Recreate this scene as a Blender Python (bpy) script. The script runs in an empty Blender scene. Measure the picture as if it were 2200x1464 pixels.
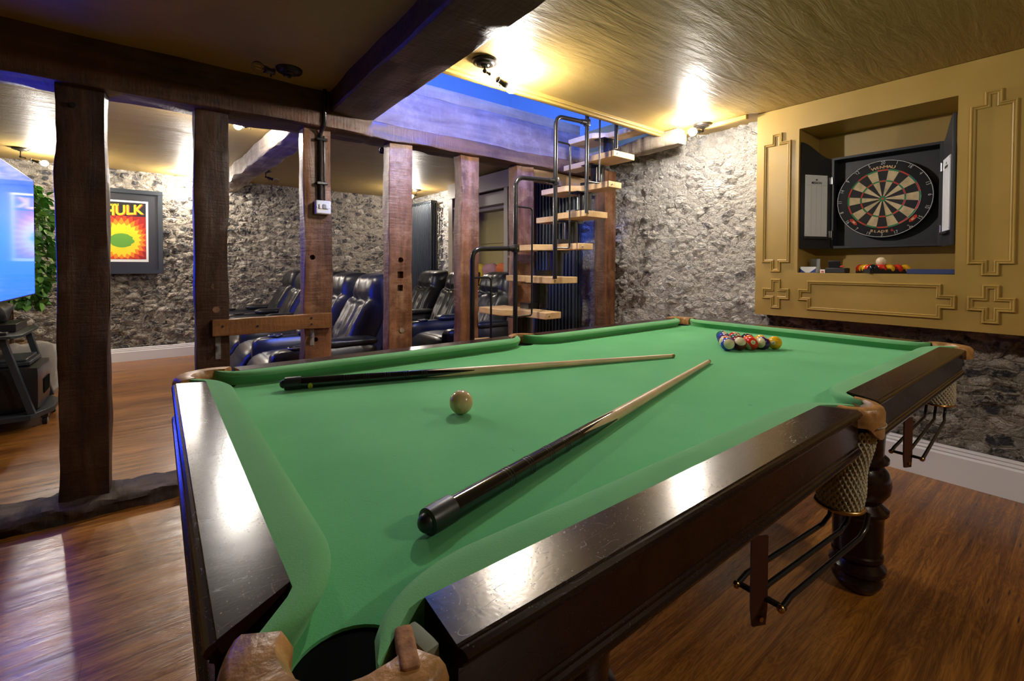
import bpy, bmesh, math, random
from mathutils import Vector, Matrix, noise
R = random.Random(7)
S = bpy.context.scene
COL = S.collection
PI = math.pi

# ---------------------------------------------------------------- camera, world, exposure
W_PX, H_PX = 2200, 1464
yaw, pitch, roll = math.radians(37.86), math.radians(1.0), math.radians(0.246)
CZ = 1.10
F = Vector((math.sin(yaw)*math.cos(pitch), math.cos(yaw)*math.cos(pitch), -math.sin(pitch)))
Rv = Vector((math.cos(yaw), -math.sin(yaw), 0)); Uv = Rv.cross(F)
R2 = Rv*math.cos(roll)+Uv*math.sin(roll); U2 = Uv*math.cos(roll)-Rv*math.sin(roll)
cd = bpy.data.cameras.new('camera'); cam = bpy.data.objects.new('camera', cd); COL.objects.link(cam)
cam.matrix_world = Matrix(((R2.x, U2.x, -F.x, 0), (R2.y, U2.y, -F.y, 0), (R2.z, U2.z, -F.z, CZ), (0, 0, 0, 1)))
cd.sensor_width = 36; cd.sensor_fit = 'HORIZONTAL'; cd.lens = 981.5/W_PX*36
cd.shift_y = -(732-589)/W_PX; cd.clip_start = 0.02; cd.clip_end = 60
S.camera = cam
wd = bpy.data.worlds.new('world'); S.world = wd; wd.use_nodes = True
wd.node_tree.nodes['Background'].inputs[0].default_value = (0.02, 0.02, 0.025, 1)
wd.node_tree.nodes['Background'].inputs[1].default_value = 0.1
S.view_settings.view_transform = 'Standard'; S.view_settings.look = 'None'
S.view_settings.gamma = 1; S.view_settings.use_curve_mapping = False
S.view_settings.exposure = 0.52
BULB = 1400.0      # emission strength of a lit lamp bulb
# blue LED flood in the room up the stairs
ld = bpy.data.lights.new('upstairs_blue_lamp', 'AREA'); ld.energy = 165; ld.color = (0.06, 0.16, 1.0); ld.shape = 'DISK'; ld.size = 0.5
lo = bpy.data.objects.new('upstairs_blue_lamp', ld); COL.objects.link(lo); lo.location = (1.7, 1.35, 3.3)
lo.rotation_euler = (Vector((1.7, 2.9, 2.0))-Vector(lo.location)).to_track_quat('-Z', 'Y').to_euler()
ld2 = bpy.data.lights.new('upstairs_uplight', 'POINT'); ld2.energy = 30; ld2.color = (0.05, 0.25, 1.0); ld2.shadow_soft_size = 0.15
lo2 = bpy.data.objects.new('upstairs_uplight', ld2); COL.objects.link(lo2); lo2.location = (2.0, 3.9, 3.2)

# ---------------------------------------------------------------- helpers
ORG = {}
def tag(o, label=None, cat=None, group=None, kind=None):
    if label: o['label'] = label
    if cat: o['category'] = cat
    if group: o['group'] = group
    if kind: o['kind'] = kind
    return o
def thing(name, label, cat, loc=(0, 0, 0), group=None):
    o = bpy.data.objects.new(name, None); COL.objects.link(o); o.location = loc
    o.empty_display_size = 0.05
    ORG[o.name] = Vector(loc)
    return tag(o, label, cat, group)
class MB:
    def __init__(s): s.v = []; s.f = []; s.m = []
    def add(s, vs, fs, mi=0, M=None):
        n = len(s.v)
        s.v += [(M @ Vector(p)) if M else Vector(p) for p in vs]
        s.f += [tuple(n+i for i in f) for f in fs]; s.m += [mi]*len(fs)
        return s
    def box(s, x0, x1, y0, y1, z0, z1, mi=0, M=None):
        vs = [(x0,y0,z0),(x1,y0,z0),(x1,y1,z0),(x0,y1,z0),(x0,y0,z1),(x1,y0,z1),(x1,y1,z1),(x0,y1,z1)]
        return s.add(vs, [(0,3,2,1),(4,5,6,7),(0,1,5,4),(1,2,6,5),(2,3,7,6),(3,0,4,7)], mi, M)
    def rbox(s, c, size, r=0.3, n=6, puff=0.0, mi=0, M=None, wr=0.0, seed=0):
        # rounded, slightly puffed block; r = corner radius in metres
        hx, hy, hz = [k/2 for k in size]; rr = min(r, hx, hy, hz)
        vs = {}; V = []; Fc = []
        def key(i, j, k):
            if (i, j, k) in vs: return vs[(i, j, k)]
            u = Vector((2*i/n-1, 2*j/n-1, 2*k/n-1))
            p = Vector((u.x*hx, u.y*hy, u.z*hz))
            q = Vector((max(-hx+rr, min(hx-rr, p.x)), max(-hy+rr, min(hy-rr, p.y)), max(-hz+rr, min(hz-rr, p.z))))
            d = p-q
            if d.length > 1e-9: p = q+d.normalized()*rr*max(abs(d.x), abs(d.y), abs(d.z))/rr
            g = (1-u.x**4)*(1-u.y**4)+(1-u.x**4)*(1-u.z**4)+(1-u.y**4)*(1-u.z**4)
            if puff: p = p+Vector((u.x*abs(u.x), u.y*abs(u.y), u.z*abs(u.z)))*puff*g*0.5
            if wr: p += Vector((1, .4, 1))*wr*noise.noise(Vector((p.x*9+seed, p.y*14, p.z*14)))
            vs[(i, j, k)] = len(V); V.append(p+Vector(c)); return vs[(i, j, k)]
        for a in range(n):
            for b in range(n):
                for (x, fl) in ((0, 0), (n, 1)):
                    q = [key(x, a, b), key(x, a+1, b), key(x, a+1, b+1), key(x, a, b+1)]; Fc.append(q if fl else q[::-1])
                    q = [key(a, x, b), key(a, x, b+1), key(a+1, x, b+1), key(a+1, x, b)]; Fc.append(q if fl else q[::-1])
                    q = [key(a, b, x), key(a+1, b, x), key(a+1, b+1, x), key(a, b+1, x)]; Fc.append(q if fl else q[::-1])
        return s.add(V, Fc, mi, M)
    def tube(s, pts, r, n=10, mi=0, closed=False, caps=True, M=None):
        pts = [Vector(p) for p in pts]; N = len(pts)
        rs = r if isinstance(r, (list, tuple)) else [r]*N
        V = []; Fc = []; up = None
        for i, p in enumerate(pts):
            a = pts[i-1] if (i > 0 or closed) else p
            b = pts[(i+1) % N] if (i < N-1 or closed) else p
            t = (b-a).normalized()
            if up is None:
                up = Vector((0, 0, 1)) if abs(t.z) < 0.9 else Vector((1, 0, 0))
            x = up.cross(t)
            if x.length < 1e-6: x = Vector((0, 1, 0)).cross(t)
            x.normalize(); y = t.cross(x).normalized(); up = y
            for k in range(n):
                an = 2*PI*k/n; V.append(p+(x*math.cos(an)+y*math.sin(an))*rs[i])
        for i in range(N if closed else N-1):
            j = (i+1) % N
            for k in range(n):
                Fc.append((i*n+k, i*n+(k+1) % n, j*n+(k+1) % n, j*n+k))
        if caps and not closed:
            Fc.append(tuple(range(n))[::-1]); Fc.append(tuple((N-1)*n+k for k in range(n)))
        return s.add(V, Fc, mi, M)
    def lathe(s, prof, c=(0, 0, 0), n=28, mi=0, M=None, a0=0, a1=2*PI):
        full = abs(a1-a0-2*PI) < 1e-6; V = []; Fc = []; m = n if full else n+1
        for (r, z) in prof:
            for k in range(m):
                an = a0+(a1-a0)*k/n; V.append((c[0]+r*math.cos(an), c[1]+r*math.sin(an), c[2]+z))
        for i in range(len(prof)-1):
            for k in range(n):
                k2 = (k+1) % m
                Fc.append((i*m+k, i*m+k2, (i+1)*m+k2, (i+1)*m+k))
        if full:
            if prof[0][0] > 1e-6: Fc.append(tuple(range(m))[::-1])
            if prof[-1][0] > 1e-6: Fc.append(tuple((len(prof)-1)*m+k for k in range(m)))
        return s.add(V, Fc, mi, M)
    def prism(s, poly, z0, z1, mi=0, M=None):
        n = len(poly)
        V = [(p[0], p[1], z0) for p in poly]+[(p[0], p[1], z1) for p in poly]
        return s.add(V, [tuple(range(n))[::-1], tuple(range(n, 2*n))]+[(i, (i+1) % n, n+(i+1) % n, n+i) for i in range(n)], mi, M)
    def sphere(s, c, r, n=20, mi=0, sc=(1, 1, 1), M=None):
        V = []; Fc = []; h = n//2
        for i in range(h+1):
            th = PI*i/h
            for k in range(n):
                ph = 2*PI*k/n
                V.append((c[0]+r*sc[0]*math.sin(th)*math.cos(ph), c[1]+r*sc[1]*math.sin(th)*math.sin(ph), c[2]+r*sc[2]*math.cos(th)))
        for i in range(h):
            for k in range(n): Fc.append((i*n+k, (i+1)*n+k, (i+1)*n+(k+1) % n, i*n+(k+1) % n))
        return s.add(V, Fc, mi, M)
    def build(s, name, mats, parent=None, origin=None, bevel=0, angle=38, fix=True, smooth=True, seg=2, label=None):
        o0 = ORG[parent.name] if parent else Vector(origin if origin is not None else (0, 0, 0))
        me = bpy.data.meshes.new(name); me.from_pydata([v-o0 for v in s.v], [], s.f)
        mats = mats if isinstance(mats, (list, tuple)) else [mats]
        for m in mats: me.materials.append(m)
        if len(mats) > 1:
            for p, mi in zip(me.polygons, s.m): p.material_index = mi
        bm = bmesh.new(); bm.from_mesh(me)
        bmesh.ops.remove_doubles(bm, verts=bm.verts, dist=1e-6)
        if fix: bmesh.ops.recalc_face_normals(bm, faces=bm.faces)
        bm.to_mesh(me); bm.free(); me.update()
        if smooth:
            me.shade_smooth(); me.set_sharp_from_angle(angle=math.radians(angle))
        o = bpy.data.objects.new(name, me); COL.objects.link(o)
        if parent: o.parent = parent
        else: o.location = o0
        ORG[o.name] = o0
        if bevel:
            b = o.modifiers.new('bevel', 'BEVEL'); b.width = bevel; b.segments = seg; b.limit_method = 'ANGLE'; b.angle_limit = math.radians(40)
        if label: o['label'] = label
        return o
def copy_tree(o, parent=None, mats=None):
    c = o.copy(); COL.objects.link(c)
    if parent: c.parent = parent
    ORG[c.name] = ORG[o.name].copy()
    for ch in [k for k in o.children]: copy_tree(ch, c)
    return c
def struct(name, mb, mat, **k):
    return tag(mb.build(name, mat, **k), kind='structure')
def boolean(o, cutter_mb, op='DIFFERENCE'):
    cm = bpy.data.meshes.new('c'); cm.from_pydata(cutter_mb.v, [], cutter_mb.f)
    bm = bmesh.new(); bm.from_mesh(cm); bmesh.ops.recalc_face_normals(bm, faces=bm.faces); bm.to_mesh(cm); bm.free()
    c = bpy.data.objects.new('c', cm); COL.objects.link(c)
    if o.parent: c.location = (0, 0, 0)
    md = o.modifiers.new('cut', 'BOOLEAN'); md.object = c; md.operation = op; md.solver = 'EXACT'
    bpy.context.view_layer.update()
    dg = bpy.context.evaluated_depsgraph_get()
    nm = bpy.data.meshes.new_from_object(o.evaluated_get(dg))
    o.modifiers.clear(); old = o.data; o.data = nm
    bpy.data.objects.remove(c); bpy.data.meshes.remove(cm)
    nm.shade_smooth(); nm.set_sharp_from_angle(angle=math.radians(38))
def text_mesh(txt, size, ext=0.0005, align='CENTER', bold=0.0, shear=0.0):
    cu = bpy.data.curves.new('t', 'FONT'); cu.body = txt; cu.size = size; cu.extrude = ext
    cu.align_x = align; cu.align_y = 'CENTER'; cu.offset = bold; cu.shear = shear; cu.resolution_u = 4
    ob = bpy.data.objects.new('t', cu); COL.objects.link(ob); bpy.context.view_layer.update()
    dg = bpy.context.evaluated_depsgraph_get(); me = bpy.data.meshes.new_from_object(ob.evaluated_get(dg))
    V = [v.co.copy() for v in me.vertices]; Fc = [tuple(p.vertices) for p in me.polygons]
    bpy.data.objects.remove(ob); bpy.data.curves.remove(cu); bpy.data.meshes.remove(me)
    return V, Fc
def frame(o, x, y, z):       # matrix from origin and three axes
    x, y, z = Vector(x), Vector(y), Vector(z)
    return Matrix(((x.x, y.x, z.x, o[0]), (x.y, y.y, z.y, o[1]), (x.z, y.z, z.z, o[2]), (0, 0, 0, 1)))

# ---------------------------------------------------------------- materials
def nt(name):
    m = bpy.data.materials.new(name); m.use_nodes = True; t = m.node_tree
    return m, t, t.nodes['Principled BSDF']
def lnk(t, a, b): t.links.new(a, b)
def N(t, typ, **k):
    n = t.nodes.new(typ)
    for a, b in k.items():
        if a in ('operation', 'blend_type', 'data_type', 'noise_dimensions', 'feature', 'distance', 'wave_type', 'bands_direction', 'interpolation_type', 'vector_type'): setattr(n, a, b)
        else: n.inputs[a.replace('_', ' ')].default_value = b
    return n
def coords(t, scale=(1, 1, 1), kind='Object', rnd=False):
    tc = t.nodes.new('ShaderNodeTexCoord'); mp = t.nodes.new('ShaderNodeMapping'); mp.inputs['Scale'].default_value = scale
    if rnd:
        oi = t.nodes.new('ShaderNodeObjectInfo'); va = N(t, 'ShaderNodeVectorMath', operation='SCALE')
        va.inputs[0].default_value = (37, 53, 71); lnk(t, oi.outputs['Random'], va.inputs['Scale'])
        ad = N(t, 'ShaderNodeVectorMath', operation='ADD'); lnk(t, tc.outputs[kind], ad.inputs[0]); lnk(t, va.outputs[0], ad.inputs[1])
        lnk(t, ad.outputs[0], mp.inputs[0])
    else: lnk(t, tc.outputs[kind], mp.inputs[0])
    return mp.outputs[0]
def ramp(t, src, stops, mode='LINEAR'):
    r = t.nodes.new('ShaderNodeValToRGB'); e = r.color_ramp.elements; r.color_ramp.interpolation = mode
    while len(e) < len(stops): e.new(0.5)
    for el, (p, c) in zip(e, stops): el.position = p; el.color = (c[0], c[1], c[2], 1) if len(c) == 3 else c
    lnk(t, src, r.inputs[0]); return r.outputs[0]
def mixc(t, fac, a, b, mode='MIX'):
    m = t.nodes.new('ShaderNodeMix'); m.data_type = 'RGBA'; m.blend_type = mode
    for s, v in ((m.inputs[0], fac), (m.inputs[6], a), (m.inputs[7], b)):
        if hasattr(v, 'is_linked'): lnk(t, v, s)
        else: s.default_value = v if not isinstance(v, tuple) else (v[0], v[1], v[2], 1)
    return m.outputs[2]
def bump(t, h, strength, dist, nrm=None):
    b = t.nodes.new('ShaderNodeBump'); b.inputs['Strength'].default_value = strength; b.inputs['Distance'].default_value = dist
    lnk(t, h, b.inputs['Height'])
    if nrm: lnk(t, nrm, b.inputs['Normal'])
    return b.outputs[0]
def mth(t, op, a, b=None):
    m = t.nodes.new('ShaderNodeMath'); m.operation = op
    for i, v in ((0, a), (1, b)):
        if v is None: continue
        if hasattr(v, 'is_linked'): lnk(t, v, m.inputs[i])
        else: m.inputs[i].default_value = v
    return m.outputs[0]
def simple(name, col, rough=0.5, metal=0.0, nscale=0, nstr=0.2, ndist=0.001, var=0.0, emis=None, est=0, spec=None, coat=0, rnd=False, sheen=0):
    m, t, p = nt(name)
    p.inputs['Base Color'].default_value = (*col, 1); p.inputs['Roughness'].default_value = rough; p.inputs['Metallic'].default_value = metal
    if spec is not None: p.inputs['Specular IOR Level'].default_value = spec
    if coat: p.inputs['Coat Weight'].default_value = coat; p.inputs['Coat Roughness'].default_value = 0.1
    if sheen: p.inputs['Sheen Weight'].default_value = sheen; p.inputs['Sheen Roughness'].default_value = 0.5
    if emis: p.inputs['Emission Color'].default_value = (*emis, 1); p.inputs['Emission Strength'].default_value = est
    c = coords(t, rnd=rnd)
    n = N(t, 'ShaderNodeTexNoise', Scale=nscale or 30, Detail=5); lnk(t, c, n.inputs['Vector'])
    if nscale: lnk(t, bump(t, n.outputs[0], nstr, ndist), p.inputs['Normal'])
    if var:
        lnk(t, ramp(t, n.outputs[0], [(0.3, tuple(k*(1-var) for k in col)), (0.7, tuple(min(1, k*(1+var)) for k in col))]), p.inputs['Base Color'])
    return m

def flint_material(name, sx, sz, stones, mortar, cut, disp):
    m, t, p = nt(name)
    c = coords(t)
    n0 = N(t, 'ShaderNodeTexNoise', Scale=9, Detail=3); lnk(t, c, n0.inputs['Vector'])
    dv = N(t, 'ShaderNodeVectorMath', operation='SCALE'); lnk(t, n0.outputs['Color'], dv.inputs[0]); dv.inputs['Scale'].default_value = 0.05
    ad = N(t, 'ShaderNodeVectorMath', operation='ADD'); lnk(t, c, ad.inputs[0]); lnk(t, dv.outputs[0], ad.inputs[1])
    mp = t.nodes.new('ShaderNodeMapping'); mp.inputs['Scale'].default_value = (sx, sx, sz); lnk(t, ad.outputs[0], mp.inputs[0])
    vo = N(t, 'ShaderNodeTexVoronoi', feature='F1', Scale=1.0, Randomness=0.9); lnk(t, mp.outputs[0], vo.inputs['Vector'])
    ve = N(t, 'ShaderNodeTexVoronoi', feature='DISTANCE_TO_EDGE', Scale=1.0, Randomness=0.9); lnk(t, mp.outputs[0], ve.inputs['Vector'])
    sep = t.nodes.new('ShaderNodeSeparateColor'); lnk(t, vo.outputs['Color'], sep.inputs[0])
    stone = ramp(t, sep.outputs[0], stones)
    nf = N(t, 'ShaderNodeTexNoise', Scale=42, Detail=6, Roughness=0.65, Distortion=1.2); lnk(t, c, nf.inputs['Vector'])
    n2 = N(t, 'ShaderNodeTexNoise', Scale=19, Detail=5, Roughness=0.6, Distortion=1.5); lnk(t, c, n2.inputs['Vector'])
    stone = mixc(t, ramp(t, n2.outputs[0], [(0.50, (0, 0, 0)), (0.66, (.8, .8, .8))]), stone, tuple(k*1.12 for k in mortar))
    mort = ramp(t, nf.outputs[0], [(0.3, tuple(k*0.65 for k in mortar)), (0.7, mortar)])
    has = mth(t, 'GREATER_THAN', sep.outputs[1], cut)     # some cells have no flint showing
    e0 = ramp(t, ve.outputs[0], [(0.05, (0, 0, 0)), (0.16, (1, 1, 1))])
    mask = mth(t, 'MULTIPLY', e0, has)
    lnk(t, mixc(t, mask, mort, stone), p.inputs['Base Color'])
    p.inputs['Roughness'].default_value = 0.62
    dome = ramp(t, ve.outputs[0], [(0.0, (0, 0, 0)), (0.12, (.45, .45, .45)), (0.45, (1, 1, 1))], 'EASE')
    h = mth(t, 'MULTIPLY', dome, mth(t, 'ADD', mth(t, 'MULTIPLY', sep.outputs[2], 0.7), 0.3))
    h = mth(t, 'MULTIPLY', h, mth(t, 'ADD', mth(t, 'MULTIPLY', has, 0.65), 0.35))
    h = mth(t, 'ADD', mth(t, 'MULTIPLY', h, 0.7), mth(t, 'MULTIPLY', n2.outputs[0], 0.7))
    h = mth(t, 'ADD', h, mth(t, 'MULTIPLY', nf.outputs[0], 0.28))
    d = t.nodes.new('ShaderNodeDisplacement'); d.inputs['Scale'].default_value = disp; d.inputs['Midlevel'].default_value = 0.72
    lnk(t, h, d.inputs['Height']); lnk(t, d.outputs[0], t.nodes['Material Output'].inputs['Displacement'])
    m.displacement_method = 'BOTH'
    return m
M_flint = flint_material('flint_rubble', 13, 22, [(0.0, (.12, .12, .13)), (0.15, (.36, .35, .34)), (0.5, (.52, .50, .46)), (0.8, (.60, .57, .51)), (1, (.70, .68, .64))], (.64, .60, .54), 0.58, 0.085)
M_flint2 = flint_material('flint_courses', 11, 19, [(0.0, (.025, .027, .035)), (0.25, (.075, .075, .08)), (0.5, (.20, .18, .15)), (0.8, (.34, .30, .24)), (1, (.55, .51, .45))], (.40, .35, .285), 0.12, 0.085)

def paint_material(name, col, rough, b=0.25, streak=False):
    m, t, p = nt(name); c = coords(t, (1, 1, 1))
    n = N(t, 'ShaderNodeTexNoise', Scale=5, Detail=4); lnk(t, c, n.inputs['Vector'])
    n2 = N(t, 'ShaderNodeTexNoise', Scale=160, Detail=3); lnk(t, c, n2.inputs['Vector'])
    lnk(t, ramp(t, n.outputs[0], [(0.3, tuple(k*.88 for k in col)), (0.7, col)]), p.inputs['Base Color'])
    lnk(t, ramp(t, n.outputs[0], [(0.3, (rough-.05,)*3), (0.7, (rough+.08,)*3)]), p.inputs['Roughness'])
    nb = bump(t, n2.outputs[0], b, 0.002)
    if streak:
        c3 = coords(t, (0.30, 1.8, 1))
        n3 = N(t, 'ShaderNodeTexNoise', Scale=8, Detail=5, Roughness=0.62, Distortion=0.4); lnk(t, c3, n3.inputs['Vector'])
        nb = bump(t, n3.outputs[0], 0.6, 0.010, nb)
    lnk(t, nb, p.inputs['Normal']); return m
M_ceil = paint_material('ochre_ceiling_gloss', (.34, .225, .062), 0.47, 0.3, True)
M_ochre = paint_material('ochre_panel_paint', (.42, .27, .058), 0.42, 0.15)
M_plain = paint_material('plain_wall_paint', (.33, .24, .09), 0.6, 0.2)
M_cream = paint_material('stone_grey_paint', (.42, .36, .24), 0.45, 0.1)
M_olive = paint_material('olive_yellow_paint', (.42, .34, .10), 0.5, 0.1)
M_white = simple('white_gloss_paint', (.78, .78, .80), 0.35)
M_upstairs = simple('upstairs_white_paint', (.75, .78, .8), 0.8)

def floor_material():
    m, t, p = nt('stained_floorboards')
    tc = t.nodes.new('ShaderNodeTexCoord'); sx = t.nodes.new('ShaderNodeSeparateXYZ'); lnk(t, tc.outputs['Object'], sx.inputs[0])
    yv = mth(t, 'DIVIDE', sx.outputs[1], 0.19); row = mth(t, 'FLOOR', yv); fr = mth(t, 'FRACT', yv)
    wn = N(t, 'ShaderNodeTexWhiteNoise'); wn.noise_dimensions = '1D'; lnk(t, row, wn.inputs['W'])
    off = mth(t, 'MULTIPLY', wn.outputs['Value'], 9.0)
    cx = t.nodes.new('ShaderNodeCombineXYZ'); lnk(t, mth(t, 'ADD', sx.outputs[0], off), cx.inputs[0]); lnk(t, sx.outputs[1], cx.inputs[1]); lnk(t, off, cx.inputs[2])
    xv = mth(t, 'DIVIDE', mth(t, 'ADD', sx.outputs[0], off), 1.9); fx = mth(t, 'FRACT', xv); colm = mth(t, 'FLOOR', xv)
    mp = t.nodes.new('ShaderNodeMapping'); mp.inputs['Scale'].default_value = (0.9, 9, 1); lnk(t, cx.outputs[0], mp.inputs[0])
    n1 = N(t, 'ShaderNodeTexNoise', Scale=1.6, Detail=5, Roughness=0.6, Distortion=0.8); lnk(t, mp.outputs[0], n1.inputs['Vector'])
    rings = mth(t, 'FRACT', mth(t, 'MULTIPLY', n1.outputs[0], 16.0))
    rings = mth(t, 'ABSOLUTE', mth(t, 'SUBTRACT', rings, 0.5))
    mp2 = t.nodes.new('ShaderNodeMapping'); mp2.inputs['Scale'].default_value = (6, 120, 1); lnk(t, cx.outputs[0], mp2.inputs[0])
    n2 = N(t, 'ShaderNodeTexNoise', Scale=1.0, Detail=4); lnk(t, mp2.outputs[0], n2.inputs['Vector'])
    g = mth(t, 'ADD', mth(t, 'ADD', mth(t, 'MULTIPLY', rings, 0.34), .05), mth(t, 'MULTIPLY', n2.outputs[0], 0.5))
    n3 = N(t, 'ShaderNodeTexNoise', Scale=1.7, Detail=3); lnk(t, cx.outputs[0], n3.inputs['Vector'])
    g = mth(t, 'ADD', g, mth(t, 'MULTIPLY', n3.outputs[0], 0.35))
    mp5 = t.nodes.new('ShaderNodeMapping'); mp5.inputs['Scale'].default_value = (.8, 26, 1); lnk(t, cx.outputs[0], mp5.inputs[0])
    n5 = N(t, 'ShaderNodeTexNoise', Scale=1.0, Detail=4, Roughness=0.6); lnk(t, mp5.outputs[0], n5.inputs['Vector'])
    g = mth(t, 'ADD', g, mth(t, 'MULTIPLY', mth(t, 'SUBTRACT', n5.outputs[0], 0.5), 0.7))
    g = mth(t, 'ADD', g, mth(t, 'MULTIPLY', wn.outputs['Value'], 0.12))
    col = ramp(t, g, [(0.30, (.055, .016, .003)), (0.56, (.20, .068, .009)), (0.86, (.48, .20, .027))])
    vk = N(t, 'ShaderNodeTexVoronoi', Scale=3.1); lnk(t, mp.outputs[0], vk.inputs['Vector'])
    kn = ramp(t, vk.outputs['Distance'], [(0.04, (0, 0, 0)), (0.09, (1, 1, 1))])
    col = mixc(t, kn, (.03, .012, .006), col)
    gap = mth(t, 'MULTIPLY', mth(t, 'GREATER_THAN', fr, 0.007), mth(t, 'GREATER_THAN', fx, 0.0008))
    col = mixc(t, mth(t, 'ADD', mth(t, 'MULTIPLY', gap, .5), .5), (.03, .010, .004), col)
    lnk(t, col, p.inputs['Base Color'])
    lnk(t, ramp(t, g, [(0.3, (.26,)*3), (0.8, (.40,)*3)]), p.inputs['Roughness'])
    n4 = N(t, 'ShaderNodeTexNoise', Scale=4, Detail=3); lnk(t, tc.outputs['Object'], n4.inputs['Vector'])
    nb = bump(t, g, 0.35, 0.003); nb = bump(t, n4.outputs[0], 0.5, 0.008, nb); nb = bump(t, gap, 0.8, 0.002, nb)
    lnk(t, nb, p.inputs['Normal']); p.inputs['Coat Weight'].default_value = 0.35; p.inputs['Coat Roughness'].default_value = 0.22; lnk(t, nb, p.inputs['Coat Normal']); return m
M_floor = floor_material()

def timber_material(name, dark, light, rough=0.5, along=2, pale=None, spec=0.5):
    m, t, p = nt(name)
    sc = [16, 16, 16]; sc[along] = 1.6
    c = coords(t, tuple(sc), rnd=True); c2 = coords(t, rnd=True)
    n = N(t, 'ShaderNodeTexNoise', Scale=1.0, Detail=6, Roughness=0.6, Distortion=0.6); lnk(t, c, n.inputs['Vector'])
    n2 = N(t, 'ShaderNodeTexNoise', Scale=7, Detail=6, Roughness=0.7); lnk(t, c2, n2.inputs['Vector'])
    s3 = [9, 9, 9]; s3[along] = 70
    c3 = coords(t, tuple(s3), rnd=True)      # saw marks across
    n3 = N(t, 'ShaderNodeTexNoise', Scale=1.0, Detail=3); lnk(t, c3, n3.inputs['Vector'])
    g = mth(t, 'ADD', mth(t, 'MULTIPLY', n.outputs[0], 0.6), mth(t, 'MULTIPLY', n2.outputs[0], 0.4))
    col = ramp(t, g, [(0.36, dark), (0.64, light)])
    if pale:
        col = mixc(t, ramp(t, n2.outputs[0], [(0.52, (0, 0, 0)), (0.70, (.5, .5, .5))]), col, pale)
    lnk(t, col, p.inputs['Base Color']); p.inputs['Roughness'].default_value = rough; p.inputs['Specular IOR Level'].default_value = spec
    nb = bump(t, n.outputs[0], 0.6, 0.006); nb = bump(t, n2.outputs[0], 0.6, 0.008, nb); nb = bump(t, n3.outputs[0], 0.45, 0.005, nb)
    lnk(t, nb, p.inputs['Normal']); return m
M_oakz = timber_material('old_oak_upright', (.018, .008, .006), (.080, .035, .018), 0.45)
M_oakr = timber_material('old_oak_reddish_upright', (.060, .022, .009), (.27, .115, .048), 0.45, pale=(.34, .22, .13))
M_oakx = timber_material('old_oak_crosswise', (.030, .013, .007), (.13, .055, .026), 0.5, along=0)
M_oaky = timber_material('old_oak_lengthwise', (.022, .013, .010), (.085, .045, .030), 0.45, along=1)
M_oakp = timber_material('pale_limed_timber', (.16, .12, .08), (.42, .35, .26), 0.7, along=1, pale=(.55, .50, .42))
M_joist = timber_material('weathered_joist', (.10, .065, .055), (.22, .155, .125), 0.6, along=0, pale=(.27, .21, .18))
M_deal = timber_material('new_plank', (.20, .12, .06), (.38, .25, .13), 0.55, along=0)
M_plank = timber_material('varnished_cross_plank', (.13, .050, .016), (.30, .135, .045), 0.4, along=0)
M_bark = timber_material('rough_sill_timber', (.012, .007, .005), (.065, .038, .026), 0.75, along=0, pale=(.12, .08, .06))
M_lath = timber_material('pale_oak_tread', (.58, .36, .16), (.78, .54, .28), 0.4, along=1)
M_mahog = None
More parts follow.
